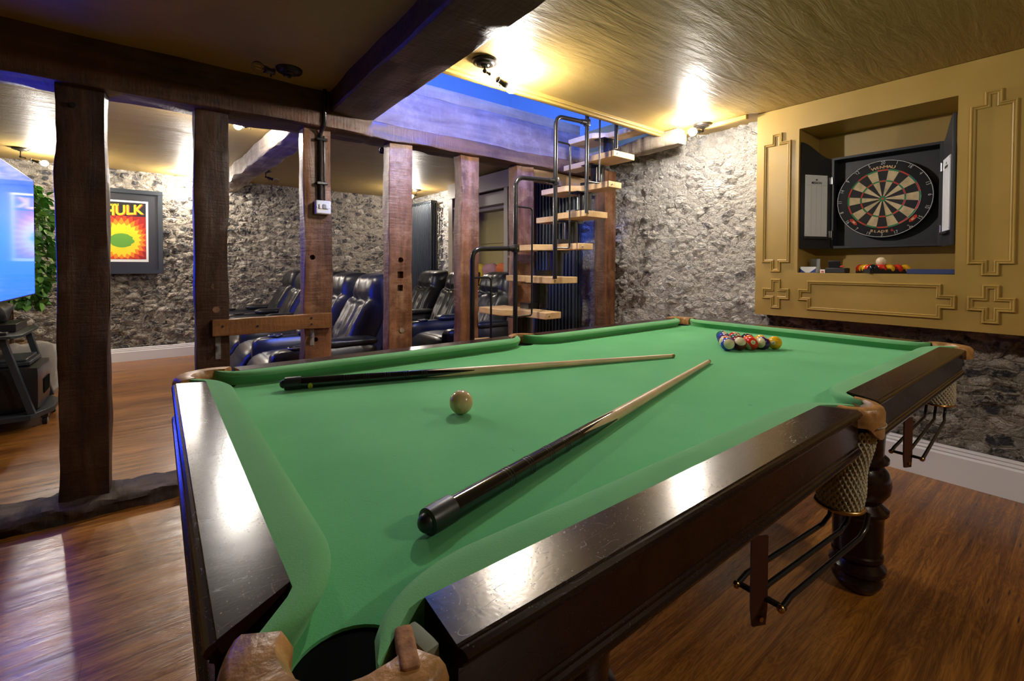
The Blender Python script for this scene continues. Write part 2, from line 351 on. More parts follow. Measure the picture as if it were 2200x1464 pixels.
def mahogany():
    m, t, p = nt('polished_mahogany')
    c = coords(t)
    n = N(t, 'ShaderNodeTexNoise', Scale=30, Detail=5); lnk(t, c, n.inputs['Vector'])
    n2 = N(t, 'ShaderNodeTexNoise', Scale=6, Detail=8, Roughness=0.75, Distortion=2.0); lnk(t, c, n2.inputs['Vector'])
    col = ramp(t, n.outputs[0], [(0.3, (.010, .0035, .003)), (0.7, (.026, .008, .006))])
    w = ramp(t, n2.outputs[0], [(0.735, (0, 0, 0)), (0.75, (1, 1, 1))])
    col = mixc(t, w, col, (.10, .028, .010)); lnk(t, col, p.inputs['Base Color'])
    # hairline scratches and specks of wear
    sc = None
    def grey(v): return v
    for i, (a, s_, w_) in enumerate(((0.5, (3, 15, 9), .0014), (-0.9, (14, 4, 9), .0012), (1.9, (6, 24, 9), .0016))):
        tc = t.nodes.new('ShaderNodeTexCoord'); mp = t.nodes.new('ShaderNodeMapping'); mp.inputs['Rotation'].default_value = (0, 0, a); mp.inputs['Scale'].default_value = s_; mp.inputs['Location'].default_value = (i*7.3, i*3.1, 0)
        lnk(t, tc.outputs['Object'], mp.inputs[0])
        k = N(t, 'ShaderNodeTexNoise', Scale=2.0, Detail=0.6, Distortion=0.4); lnk(t, mp.outputs[0], k.inputs['Vector'])
        k2 = N(t, 'ShaderNodeTexNoise', Scale=2.7, Detail=2); lnk(t, mp.outputs[0], k2.inputs['Vector'])
        line = mth(t, 'LESS_THAN', mth(t, 'ABSOLUTE', mth(t, 'SUBTRACT', k.outputs[0], 0.5)), w_)
        line = mth(t, 'MULTIPLY', line, mth(t, 'GREATER_THAN', k2.outputs[0], 0.54))
        sc = line if sc is None else mth(t, 'MAXIMUM', sc, line)
    vs_ = N(t, 'ShaderNodeTexVoronoi', Scale=330.0); lnk(t, c, vs_.inputs['Vector'])
    sp_ = t.nodes.new('ShaderNodeSeparateColor'); lnk(t, vs_.outputs['Color'], sp_.inputs[0])
    dots = mth(t, 'MULTIPLY', mth(t, 'LESS_THAN', vs_.outputs['Distance'], .22), mth(t, 'GREATER_THAN', sp_.outputs[0], .70))
    sc = mth(t, 'MAXIMUM', sc, mth(t, 'MULTIPLY', dots, .8))
    n9 = N(t, 'ShaderNodeTexNoise', Scale=260, Detail=3); lnk(t, c, n9.inputs['Vector'])
    lnk(t, mixc(t, sc, (.20, .20, .20), (.32, .32, .32)), p.inputs['Roughness'])
    nb = bump(t, sc, 0.25, 0.0004); nb = bump(t, n9.outputs[0], 0.10, 0.0006, nb); nb = bump(t, n.outputs[0], 0.08, 0.002, nb); lnk(t, nb, p.inputs['Normal'])
    p.inputs['Specular IOR Level'].default_value = 0.45
    return m
M_mahog = mahogany()
def cloth(nm='green_baize', ca=(.105, .430, .165), cb=(.150, .520, .215)):
    m, t, p = nt(nm)
    c = coords(t)
    n = N(t, 'ShaderNodeTexNoise', Scale=5, Detail=4); lnk(t, c, n.inputs['Vector'])
    nf = N(t, 'ShaderNodeTexNoise', Scale=420, Detail=3, Roughness=0.7); lnk(t, c, nf.inputs['Vector'])
    n2 = N(t, 'ShaderNodeTexNoise', Scale=26, Detail=4, Distortion=2); lnk(t, c, n2.inputs['Vector'])
    col = ramp(t, n.outputs[0], [(0.25, ca), (0.75, cb)])
    col = mixc(t, mth(t, 'MULTIPLY', nf.outputs[0], 0.35), col, (.03, .26, .07))
    col = mixc(t, ramp(t, n2.outputs[0], [(0.72, (0, 0, 0)), (0.78, (.6, .6, .6))]), col, (.01, .14, .05))
    lnk(t, col, p.inputs['Base Color']); p.inputs['Roughness'].default_value = 0.95; p.inputs['Specular IOR Level'].default_value = 0.15
    p.inputs['Sheen Weight'].default_value = 0.45; p.inputs['Sheen Roughness'].default_value = 0.45; p.inputs['Sheen Tint'].default_value = (.5, .9, .55, 1)
    lnk(t, bump(t, nf.outputs[0], 0.45, 0.0012), p.inputs['Normal']); return m
M_cloth = cloth()
M_cushion = cloth('worn_green_baize', (.13, .385, .155), (.19, .455, .195))
M_tan = simple('tan_leather', (.42, .21, .065), 0.36, nscale=45, nstr=0.6, ndist=0.005, var=0.4)
M_suede = simple('leather_raw_edge', (.33, .15, .06), 0.9, nscale=90, nstr=0.8, ndist=0.003, var=0.3)
M_bleather = simple('black_leather', (.012, .013, .017), 0.34, nscale=38, nstr=0.3, ndist=0.003, rnd=True)
M_bmetal = simple('black_gloss_metal', (.012, .012, .014), 0.2, 0.0, spec=0.7)
M_iron = simple('bronze_black_metal', (.035, .028, .022), 0.35, 0.6)
M_brass = simple('brass', (.62, .38, .13), 0.25, 1.0)
M_steel = simple('chromed_steel', (.7, .7, .72), 0.2, 1.0)
M_rope = simple('natural_cotton_cord', (.52, .46, .32), 0.9, nscale=300, nstr=0.6, ndist=0.002, var=0.2)
M_dark = simple('black_lining', (.004, .006, .005), 0.95, spec=0.02)
M_grey = simple('grey_felt_block', (.22, .24, .17), 0.9, nscale=80, nstr=0.4, ndist=0.002)
M_rad = simple('anthracite_enamel', (.026, .033, .042), 0.38, nscale=60, nstr=0.05)
M_redstrap = simple('dark_brown_strap_leather', (.075, .022, .012), 0.5, nscale=60, nstr=0.2)
M_black = simple('matt_black', (.012, .012, .013), 0.6)
M_blackwood = simple('black_painted_board', (.017, .018, .021), 0.5, nscale=120, nstr=0.3)
M_bplastic = simple('black_plastic', (.015, .015, .017), 0.3)
M_rubber = simple('black_rubber', (.018, .018, .020), 0.38, nscale=200, nstr=0.1)
M_cueblack = simple('black_lacquer', (.006, .006, .008), 0.12, coat=0.5)
M_ash = simple('ash_wood_shaft', (.72, .52, .30), 0.35, nscale=12, var=0.15, nstr=0.02)
M_plastic = simple('white_plastic', (.80, .80, .79), 0.35)
M_greyplas = simple('grey_plastic', (.30, .30, .31), 0.4)
M_clear = None
m, t, p = nt('clear_acrylic'); p.inputs['Transmission Weight'].default_value = 0.8; p.inputs['Roughness'].default_value = 0.1; p.inputs['Base Color'].default_value = (.9, .9, .9, 1); M_clear = m
m, t, p = nt('clear_bulb_glass'); p.inputs['Transmission Weight'].default_value = 1.0; p.inputs['Roughness'].default_value = 0.02; p.inputs['IOR'].default_value = 1.1; M_glass = m
M_bulb = simple('lit_bulb', (1, 1, 1), 0.3, emis=(1.0, .94, .87), est=BULB)
M_bulb_back = simple('lit_bulb_back_room', (1, 1, 1), 0.3, emis=(1.0, .92, .82), est=BULB*.9)
M_bulb_strong = simple('lit_bulb_dimmer', (1, 1, 1), 0.3, emis=(1.0, .93, .85), est=BULB*.58)
M_filam = simple('filament_amber', (.9, .45, .08), 0.3, 0.8)
def mcol(name, c, r=0.3, **k): return simple(name, c, r, **k)

# ---------------------------------------------------------------- setting
XW, YB, XL, YF = 3.235, 6.78, -2.6, -2.6
def grid(mb, o, u, v, nu, nv, skip=None, mi=0):
    o, u, v = Vector(o), Vector(u), Vector(v)
    V = [o+u*(i/nu)+v*(j/nv) for j in range(nv+1) for i in range(nu+1)]
    Fc = []
    for j in range(nv):
        for i in range(nu):
            if skip and skip(V[j*(nu+1)+i]): continue
            Fc.append((j*(nu+1)+i, j*(nu+1)+i+1, (j+1)*(nu+1)+i+1, (j+1)*(nu+1)+i))
    return mb.add(V, Fc, mi)
mb = MB().box(XL-.1, XW+.4, YF-.1, YB+.1, -.1, 0); struct('floor', mb, M_floor)
# flint walls: real relief
mb = MB(); grid(mb, (XW, YB+.02, 0), (0, -(YB+.02-1.36), 0), (0, 0, 2.2), 520, 210)
struct('wall_right', mb, M_flint, fix=False, angle=180)
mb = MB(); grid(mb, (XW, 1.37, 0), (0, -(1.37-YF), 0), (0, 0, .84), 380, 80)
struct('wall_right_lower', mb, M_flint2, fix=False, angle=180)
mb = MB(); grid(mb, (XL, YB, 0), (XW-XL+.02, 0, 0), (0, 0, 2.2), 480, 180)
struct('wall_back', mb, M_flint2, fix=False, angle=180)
mb = MB().box(XL-.1, XL, YF-.1, YB+.1, 0, 2.3); struct('wall_left', mb, M_plain)
mb = MB().box(XL-.1, XW+.4, YF-.1, YF, 0, 2.3); struct('wall_front', mb, M_plain)
mb = MB().box(XW+.22, XW+.4, YF, YB+.1, 0, 2.3); struct('wall_outer', mb, M_plain)
mb = MB().box(XL-.1, XW+.4, YB+.08, YB+.2, 0, 2.3); struct('wall_outer_back', mb, M_plain)
# ceiling, with the stair opening left free
OX0, OX1, OY0, OY1 = 1.0, 3.02, 2.02, 2.80
mb = MB(); Z0, Z1 = 2.09, 2.30
mb.box(XL-.1, OX0, YF-.1, 2.86, Z0, Z1); mb.box(OX0, XW+.4, YF-.1, OY0, Z0, Z1); mb.box(OX1+.02, XW+.4, OY0, 2.86, Z0, Z1)
mb.box(XL-.1, OX0, 2.86, YB+.2, 2.165, Z1); mb.box(OX0, XW+.4, 2.945, YB+.2, 2.165, Z1)
struct('ceiling', mb, M_ceil, smooth=False)
# upper room seen through the opening
mb = MB(); mb.box(-.5, -.4, 0, 6, 2.3, 4.5); mb.box(4.6, 4.7, 0, 6, 2.3, 4.5); mb.box(-.5, 4.7, -.1, 0, 2.3, 4.5); mb.box(-.5, 4.7, 6, 6.1, 2.3, 4.5); mb.box(-.5, 4.7, -.1, 6.1, 4.5, 4.6)
struct('wall_upper', mb, M_upstairs)
# skirtings
def skirt(name, p0, p1, inward, h=.165):
    p0, p1, w = Vector(p0), Vector(p1), Vector(inward)
    prof = [(0, 0), (.026, 0), (.026, h-.045), (.020, h-.035), (.022, h-.028), (.016, h-.016), (.018, h-.010), (.012, h), (0, h)]
    V = [p+w*a+Vector((0, 0, z)) for p in (p0, p1) for a, z in prof]; n = len(prof)
    mb = MB().add(V, [(i, i+1, n+i+1, n+i) for i in range(n-1)]+[tuple(range(n)), tuple(range(n, 2*n))[::-1]])
    return struct(name, mb, M_white, angle=25)
skirt('baseboard_right', (3.215, YF, 0), (3.215, 3.0, 0), (-1, 0, 0), .185)
skirt('baseboard_back', (XL, YB-.01, 0), (2.9, YB-.01, 0), (0, -1, 0), .15)
# gold trim along the stair opening
mb = MB()
for (z, y, h) in ((2.075, OY0-.045, .020), (2.062, OY0-.028, .022), (2.078, OY0-.004, .030)):
    mb.box(OX0+.02, 3.00, y, y+.024, z-.004, z+h)
mb.box(OX0, 3.02, OY0+.018, OY0+.03, 2.07, 2.34)
struct('trim_1', mb, M_ochre, bevel=.003)
mb = MB().box(3.02, 3.05, 1.42, OY0, 2.06, 2.09).box(3.02, 3.21, 1.95, 2.0, 2.055, 2.09); struct('trim_2', mb, M_ochre, bevel=.004)

# ---------------------------------------------------------------- timbers
def timber(p0, p1, w, d, axis_w, rough=.006, seed=0, nl=36, wane=0.0, edge=.012, wander=.0, fz=3.2, fx=9):
    """squared old timber from p0 to p1; w along axis_w, d across; uneven arrises"""
    p0, p1 = Vector(p0), Vector(p1); t = (p1-p0).normalized(); L = (p1-p0).length
    a = Vector(axis_w).normalized(); b = t.cross(a).normalized()
    sec = []
    e_ = edge*.45
    def ln(a0, b0): L_ = b0-a0; return [a0, a0+math.copysign(e_*1.3, L_), a0+L_*.3, a0+L_*.5, a0+L_*.7, b0-math.copysign(e_*1.3, L_)]
    sec += [(q, -d/2) for q in ln(-w/2, w/2)]; sec += [(w/2, q) for q in ln(-d/2, d/2)]
    sec += [(q, d/2) for q in ln(w/2, -w/2)]; sec += [(-w/2, q) for q in ln(d/2, -d/2)]
    V = []; n = len(sec)
    for i in range(nl+1):
        s = L*i/nl; c = p0+t*s
        wx = wander*noise.noise(Vector((s*1.3, seed, 3.1)))*2
        for (x, y) in sec:
            ex = abs(x)/(w/2); ey = abs(y)/(d/2); corner = ex > .99 and ey > .99
            qx = 1-(e_/w if corner else 0); qy = 1-(e_/d if corner else 0)
            nn = noise.fractal(Vector((x*fx+seed*7.3, y*fx-seed*3.1, s*fz)), 1.0, 2.0, 4)
            ww = wane*max(0, noise.noise(Vector((s*2.1+seed, x*3, 5.7))))*(1 if x < 0 else .35)
            px = x*qx+(rough*nn if ex > .99 else 0)+(ww if x < 0 else -ww)*(ex > .6)
            py = y*qy+(rough*nn if ey > .99 else 0)
            V.append(c+a*(px+wx)+b*py)
    Fc = [(i*n+k, i*n+(k+1) % n, (i+1)*n+(k+1) % n, (i+1)*n+k) for i in range(nl) for k in range(n)]
    Fc += [tuple(range(n))[::-1], tuple(nl*n+k for k in range(n))]
    return MB().add(V, Fc)
YP = 2.77     # front face of the row of posts
def post(x0, x1, z0, z1, depth, mat, label, seed, wane=.01, holes=(), tilt=0, group='timber posts of the open partition', YP=2.77):
    w = x1-x0; c = (x0+x1)/2
    mb = timber((c-tilt, YP+depth/2, z0), (c, YP+depth/2, z1), w, depth, (1, 0, 0), .008, seed, 44, wane, .008, .004)
    e = thing('timber_post', label, 'post', (c, YP+depth/2, z0), group)
    o = mb.build('shaft', mat, e, angle=30)
    return e, o
def cut_holes(o, holes):      # (x, z, half width, round?) pocket holes in the front face
    org = ORG[o.name]
    for (x, z, r, rd) in holes:
        cm = MB()
        if rd: cm.tube([(x, YP-.05, z), (x, YP+.045, z)], r, 14)
        else: cm.box(x-r, x+r, YP-.05, YP+.045, z-r*1.1, z+r*1.1)
        cm.v = [v-org for v in cm.v]
        pc = o.parent; o.parent = None; boolean(o, cm); o.parent = pc
def peg(e, x, z, r, mat, nm='peg'):
    MB().tube([(x, YP-.004, z), (x, YP+.03, z)], [r, r*1.02], 14).build(nm, mat, e, label='round wooden peg set in the face' if nm == 'peg' else None)
e, o = post(-.345, -.175, .05, 1.93, .12, M_oakz, 'dark brown rough post nearest the television, standing on the low sill timber', 1, .018)
peg(e, -.235, 1.545, .016, M_oakz)
MB().tube([(-.285, YP-.015, 1.795), (-.285, YP+.02, 1.795)], .011, 12).build('bolt', M_bmetal, e, label='black iron bolt head')
e, o = post(.150, .298, 0, 1.92, .11, M_oakz, 'dark post beside the green corner of the table, the cross plank nailed to its face', 2, .012)
for x, z in ((.232, .99), (.238, .87)): peg(e, x, z, .016, M_oakr)
e, o = post(.658, .812, 0, 1.92, .10, M_oakr, 'brown post carrying the white light switch and black conduit', 3, .008)
cut_holes(o, [(.705, 1.145, .015, True), (.72, .67, .014, True)])
e, o = post(1.165, 1.326, 0, 1.95, .10, M_oakr, 'reddish post with three mortise holes one above another', 4, .014)
cut_holes(o, [(1.242, 1.135, .018, True), (1.24, 1.04, .020, False), (1.24, .955, .018, False)]); peg(e, 1.25, .68, .016, M_oakp)
e, o = post(1.695, 1.85, 0, 1.95, .10, M_oakr, 'reddish knotted post right behind the lowest stair handrail', 5, .02)
cut_holes(o, [(1.80, 1.035, .017, True)])
e, o = post(2.20, 2.37, 0, 1.95, .11, M_oakr, 'pale scraped post behind the middle stair treads, a short plank beside it', 6, .015)
e, o = post(3.06, 3.20, 0, 1.93, .12, M_oakr, 'brown post against the flint wall behind the stairs', 7, .015, YP=2.63)
# top plate of the partition
mb = timber((XL+.02, YP+.055, 2.005), (1.04, YP+.055, 1.985), .22, .22, (0, 0, 1), .012, 11, 70, .0, .014, .006)
tag(mb.build('timber_beam', M_oakx, origin=(0, YP+.05, 1.9), angle=30), 'long dark brown beam lying across the tops of the left posts', 'beam')
mb = timber((1.04, YP+.055, 1.935), (3.19, YP+.055, 1.935), .10, .19, (0, 0, 1), .010, 12, 60, .0, .01, .004)
tag(mb.build('timber_beam', M_oakx, origin=(2, YP+.05, 1.9), angle=30), 'slimmer brown beam under the blue lit joist behind the stairs', 'beam')
mb = timber((1.02, YP+.10, 2.115), (3.0, YP+.10, 2.115), .27, .12, (0, 0, 1), .008, 13, 60, 0, .012, .003)
tag(mb.build('timber_joist', M_joist, origin=(2, YP+.08, 2.0), angle=30), 'deep weathered joist washed in blue light on the far side of the stair opening', 'joist')
mb = timber((1.02, YP+.13, 2.305), (3.0, YP+.13, 2.305), .10, .05, (0, 0, 1), .002, 14, 30, 0, .004, 0)
tag(mb.build('timber_plank', M_deal, origin=(2, YP+.1, 2.25)), 'smooth narrow board on top of the blue lit joist', 'plank')
# heavy beam overhead
mb = timber((.915, 2.80, 2.045), (.845, YF, 2.045), .26, .145, (1, 0, 0), .010, 15, 80, .0, .02, .006)
tag(mb.build('timber_beam', M_oaky, origin=(.9, 0, 2.0), angle=30), 'heavy dark beam overhead running towards the viewer, one side lit blue', 'beam')
# back room ceiling beam
mb = timber((.84, 2.85, 2.075), (.70, YB, 2.10), .20, .15, (1, 0, 0), .012, 16, 50, .01, .02, .01)
tag(mb.build('timber_beam', M_oakp, origin=(.8, 4.5, 2.05), angle=30), 'pale rough beam on the back room ceiling behind the posts', 'beam')
# timber beside the stair head
mb = timber((2.99, 1.86, 2.035), (3.06, 2.95, 2.035), .12, .10, (1, 0, 0), .012, 17, 30, .0, .02, .004)
tag(mb.build('timber_beam', M_oakp, origin=(3, 2.3, 2.0), angle=30), 'short pale timber with a sawn end at the right edge of the stair opening', 'beam')
mb = timber((2.38, YP+.06, 1.84), (3.06, YP+.06, 1.82), .10, .06, (0, 0, 1), .006, 18, 20, 0, .008, 0)
tag(mb.build('timber_rail', M_deal, origin=(2.7, YP, 1.8), angle=30), 'short tan rail between the two posts behind the upper treads', 'rail')
# sill on the floor
mb = timber((XL+.02, 2.82, .015), (1.5, 2.74, .015), .22, .09, (0, 1, 0), .018, 19, 420, .0, .03, .012, 9, 22)
tag(mb.build('timber_sill', M_bark, origin=(0, 2.8, 0), angle=40), 'low rough bark-like sill timber along the floor under the posts', 'sill')
# plank nailed across two posts
e = thing('cross_plank', 'orange-brown varnished plank nailed across two posts at table height', 'plank', (.51, 2.755, .74))
mb = MB(); n = 24
for i in range(n+1):
    x = .218+.585*i/n; w1 = .003*noise.noise(Vector((x*9, 1, 1))); w2 = .004*noise.noise(Vector((x*7, 5, 1)))
    for (y, z) in ((2.738, .737+w2), (2.768, .737+w2), (2.768, .822+w1), (2.738, .820+w1)): mb.v.append(Vector((x, y, z+.006*(x-.5))))
mb.f = [(i*4+k, i*4+(k+1) % 4, i*4+4+(k+1) % 4, i*4+4+k) for i in range(n) for k in range(4)]+[(0, 1, 2, 3), (n*4+3, n*4+2, n*4+1, n*4)]; mb.m = [0]*len(mb.f)
mb.build('board', M_plank, e, bevel=.002)
for x, z in ((.262, .785), (.69, .80), (.69, .765), (.42, .775)):
    MB().tube([(x, 2.735, z), (x, 2.745, z)], .006, 10).build('nail', M_black, e)
# conduit and switch
e = thing('light_switch', 'white double light switch box screwed to a brown post', 'switch', (.752, YP-.02, 1.43))
MB().box(.712, .796, YP-.045, YP, 1.392, 1.470).build('back_box', M_plastic, e, bevel=.008, seg=4)
for x in (.737, .757, .773)[:3]:
    MB().box(x-.008, x+.008, YP-.052, YP-.044, 1.422, 1.448).build('rocker', M_greyplas if x == .757 else M_plastic, e, bevel=.002)
for x in (.720, .789): MB().tube([(x, YP-.047, 1.432), (x, YP-.044, 1.432)], .003, 10).build('screw', M_steel, e)
e = thing('cable_conduit', 'black conduit tube running up from the light switch to the ceiling', 'conduit', (.75, YP-.02, 1.47))
MB().tube([(.745, YP-.02, 1.465), (.745, YP-.02, 1.845), (.747, YP-.03, 1.865), (.752, YP-.060, 1.885), (.754, YP-.072, 1.91), (.754, YP-.074, 2.09)], .011, 12).build('pipe', M_bmetal, e)
MB().tube([(.767, YP-.015, 1.465), (.767, YP-.015, 1.845)], .006, 10).build('cable', M_bmetal, e)
for z in (1.57, 1.82): MB().box(.722, .782, YP-.034, YP, z-.008, z+.008).build('clip', M_bmetal, e, bevel=.003)
for (x, z, lab) in ((.245, .675, 'small clear plastic cue clip low on the post beside the table corner'), (.70, .70, 'small clear plastic cue clip low on the light switch post')):
    e = thing('cue_clip', lab, 'clip', (x, YP, z))
    MB().box(x-.012, x+.012, YP-.004, YP, z-.06, z+.06).build('back_plate', M_clear, e, bevel=.001)
    MB().box(x-.006, x+.006, YP-.03, YP-.004, z-.012, z+.012).build('hook', M_clear, e, bevel=.001)

# ---------------------------------------------------------------- pool table
BED = .78; TOP = .8145
X0, X1, Y0, Y1 = .093, 2.307, .352, 1.42
T = thing('pool_table', 'green baize pool table with black-brown polished rails and turned legs', 'pool table', (1.2, .886, 0))
pockets = [(.118, .358, 225), (1.155, .324, 270), (X1-.025, .358, 315), (.118, Y1-.006, 135), (1.185, Y1+.028, 90), (X1-.025, Y1-.006, 45)]
mb = MB().box(X0-.02, X1+.02, Y0-.04, Y1+.04, BED-.035, BED)
bed = mb.build('playing_bed', M_cloth, T)
cm = MB()
for (x, y, a) in pockets: cm.tube([(x, y, BED-.1), (x, y, BED+.1)], .047 if abs(x-1.17) > .1 else .042, 32)
cm.v = [v-ORG[T.name] for v in cm.v]
bed.parent = None; boolean(bed, cm); bed.parent = T
prof = [(0, TOP-.036), (0, TOP), (.059, TOP), (.0602, TOP-.0018), (.0635, TOP-.0022), (.0665, TOP-.0045), (.068, TOP-.008), (.0665, TOP-.0115), (.064, TOP-.013), (.0642, TOP-.0155), (.061, TOP-.0175), (.0605, TOP-.020), (.0605, TOP-.072), (.063, TOP-.0735), (.0632, TOP-.077), (.0665, TOP-.079), (.068, TOP-.083), (.0665, TOP-.088), (.062, TOP-.091), (.045, TOP-.092), (.0, TOP-.092)]
def rail(A, B, out, c0, c1, label=None):
    A, B, out = Vector(A), Vector(B), Vector(out); d = (B-A).normalized(); L = (B-A).length
    def s0(o, c): return (max(0, .012-o)) - c*o + (max(0, o-.045)**2)*12
    NS = 24; V = []; n = len(prof)
    for i in range(NS+1):
        for (o, z) in prof:
            sa = s0(o, c0); sb = L-s0(o, c1); s = sa+(sb-sa)*i/NS
            p = A+d*s+out*o; V.append((p.x, p.y, z))
    Fc = [(i*n+k, i*n+(k+1) % n, (i+1)*n+(k+1) % n, (i+1)*n+k) for i in range(NS) for k in range(n)]+[tuple(range(n))[::-1], tuple(NS*n+k for k in range(n))]
    MB().add(V, Fc).build('rail', M_mahog, T, angle=24)
def cushion(A, B, out, k0, k1):
    """cloth covered cushion along the wood's inner edge; k0, k1: how far each end runs on round into its pocket"""
    A, B, out = Vector(A), Vector(B), Vector(out); d = (B-A).normalized(); L = (B-A).length
    st = [-k0+(k0+.10)*(i/14) for i in range(15)]+[.10+(L-.20)*i/16 for i in range(1, 16)]+[L-.10+(k1+.10)*(i/14) for i in range(15)]
    V = []; rows = 0
    for s in st:
        def end(q, k):      # q distance from the wood end (negative beyond)
            if q >= .09: return -.05
            tt = min(1, max(0, (.09-q)/(.09+k)))
            return -.05+(.05+k*.9)*(1-math.sqrt(max(0, 1-tt*tt)))
        q0, q1 = s, L-s
        nose = max(end(q0, k0), end(q1, k1))
        back = 0.0
        if q0 < 0: back = -q0*.9
        if q1 < 0: back = -q1*.9
        nose = min(nose, back-.004)
        w = back-nose; lift = 1.0
        sec = [(back, TOP-.0005), (back-w*.5, TOP+.0005), (nose+min(.010, w*.3), TOP-.001), (nose+min(.003, w*.12), TOP-.005), (nose, TOP-.011), (nose+min(.004, w*.15), TOP-.016), (nose+min(.016, w*.5), BED-.001), (back, BED-.001)]
        for (o, z) in sec:
            p = A+d*s+out*o; V.append((p.x, p.y, z))
        rows += 1
    n = 8
    Fc = [(i*n+k, i*n+(k+1) % n, (i+1)*n+(k+1) % n, (i+1)*n+k) for i in range(rows-1) for k in range(n)]+[tuple(range(n))[::-1], tuple((rows-1)*n+k for k in range(n))]
    MB().add(V, Fc).build('cushion', M_cushion, T, angle=55)
segs = [((.168, Y0), (1.088, Y0), (0, -1), -.1, .35, .045, .05), ((1.238, Y0), (2.24, Y0), (0, -1), .3, .0, .05, .045),
        ((.165, Y1), (1.115, Y1), (0, 1), 0, .3, .045, .05), ((1.250, Y1), (2.24, Y1), (0, 1), .3, .0, .05, .045),
        ((X0, .432), (X0, 1.345), (-1, 0), .45, .2, .05, .045), ((X1, .432), (X1, 1.345), (1, 0), .2, .2, .045, .045)]
for (a, b, o, c0, c1, k0, k1) in segs:
    rail((*a, 0), (*b, 0), (*o, 0), c0, c1); cushion((*a, 0), (*b, 0), (*o, 0), k0, k1)
# frame under the slate
MB().box(.20, 2.20, .43, 1.34, .62, .745).build('under_frame', M_mahog, T, bevel=.004)
MB().box(X0+.02, X1-.02, Y0+.02, Y1-.02, .720, .745).build('slate_edge', M_dark, T)
legp = [(.052, 0), (.058, .006), (.070, .025), (.073, .035), (.066, .050), (.066, .056), (.080, .070), (.082, .084), (.072, .098), (.068, .106), (.074, .116), (.073, .128), (.068, .132), (.071, .160), (.073, .25), (.076, .262), (.086, .274), (.086, .284), (.070, .298), (.062, .306), (.070, .315), (.088, .345), (.092, .372), (.090, .380), (.091, .386), (.083, .412), (.068, .430), (.072, .438), (.084, .447), (.084, .458), (.070, .470), (.072, .52), (.076, .56), (.076, .64)]
for (x, y) in ((.49, .50), (1.905, .50), (.49, 1.25), (1.905, 1.25)):
    MB().lathe(legp, (x, y, 0), 36).build('leg', M_mahog, T, angle=32)
def arcpts(c, r, a0, a1, n): return [(c[0]+r*math.cos(math.radians(a0+(a1-a0)*i/n)), c[1]+r*math.sin(math.radians(a0+(a1-a0)*i/n))) for i in range(n+1)]
def pocket(x, y, ang, far, mid):
    sp = 76 if not mid else 92
    c = (x, y); n = 26; V = []
    ri, ro = (.045, .089) if not mid else (.037, .063)
    sec = lambda r0, r1: [(r0, TOP-.034), (r0-.002, TOP-.012), (r0+.004, TOP-.002), (r0+.007, TOP+.002), (r1-.008, TOP+.002), (r1-.003, TOP-.002), (r1, TOP-.010), (r1-.001, TOP-.036), (r1-.007, TOP-.038)]
    S2 = sec(ri, ro); m = len(S2)
    for i in range(n+1):
        a = math.radians(ang-sp+2*sp*i/n); u = abs(2*i/n-1)
        wob = .002*noise.noise(Vector((a*3, x*7, y*5)))
        flap = 0.026*max(0, 1-(u/.42)**2) if mid else .012*max(0, 1-(u/.3)**2)
        for k, (r, z) in enumerate(S2):
            zz = z-(flap if k >= 7 else 0)
            V.append((c[0]+(r+wob)*math.cos(a), c[1]+(r+wob)*math.sin(a), zz))
    Fc = [(i*m+k, i*m+(k+1) % m, (i+1)*m+(k+1) % m, (i+1)*m+k) for i in range(n) for k in range(m)]+[tuple(range(m))[::-1], tuple(n*m+k for k in range(m))]
    le = MB().add(V, Fc).build('pocket_leather', M_tan, T, angle=50)
    # stitched seam across the outside
    st = MB()
    k = 11
    for i in range(k):
        a = math.radians(ang-24+48*i/(k-1)); a2 = math.radians(ang-24+48*(i+.55)/(k-1))
        st.tube([(x+(ro+.001)*math.cos(a), y+(ro+.001)*math.sin(a), TOP-.036), (x+(ro+.002)*math.cos(a2), y+(ro+.002)*math.sin(a2), TOP-.035)], .0014, 6)
    st.build('stitching', M_rope, le)
    MB().lathe([(.0475 if not mid else .0425, BED-.003), (.048 if not mid else .043, .725), (.043 if not mid else .038, .70)], (x, y, 0), 28).build('pocket_lining', M_dark, T)
    # knotted cord net
    nb = MB(); NS = 26; lv = 20
    zt, zb = .765, .605
    ux, uy = math.cos(math.radians(ang)), math.sin(math.radians(ang))
    kq = .80 if mid else .95
    def rr(q): return (.052-.006*q+.003*math.sin(q*9))*kq
    def sx_(q): return x+ux*(-.010+.0*q)-(.0 if not mid else .02*q), y+uy*(.006-.012*q)
    for kk in range(NS):
        for sgn in (1, -1):
            pts = []
            for j in range(lv+1):
                q = j/lv; a = 2*PI*(kk+sgn*j*.5)/NS; cx, cy = sx_(q)
                pts.append((cx+rr(q)*math.cos(a), cy+rr(q)*math.sin(a), zt+(zb-zt)*q))
            nb.tube(pts, .0030, 5, caps=False)
    for kk in range(NS):
        for j in range(1, lv+1):
            q = j/lv; a = 2*PI*(kk+.5*(j % 2))/NS; cx, cy = sx_(q)
            nb.sphere((cx+rr(q)*math.cos(a), cy+rr(q)*math.sin(a), zt+(zb-zt)*q), .0044, 6)
    nt_ = nb.build('pocket_net', M_rope, T, angle=80)
    cx, cy = sx_(1)
    MB().tube([(px, py, .601) for px, py in arcpts((cx, cy), .042 if mid else .047, 0, 345, 30)], .0042, 10, closed=True).build('net_ring', M_brass, nt_)
for i, (x, y, a) in enumerate(pockets): pocket(x, y, a, i > 2, i in (1, 4))
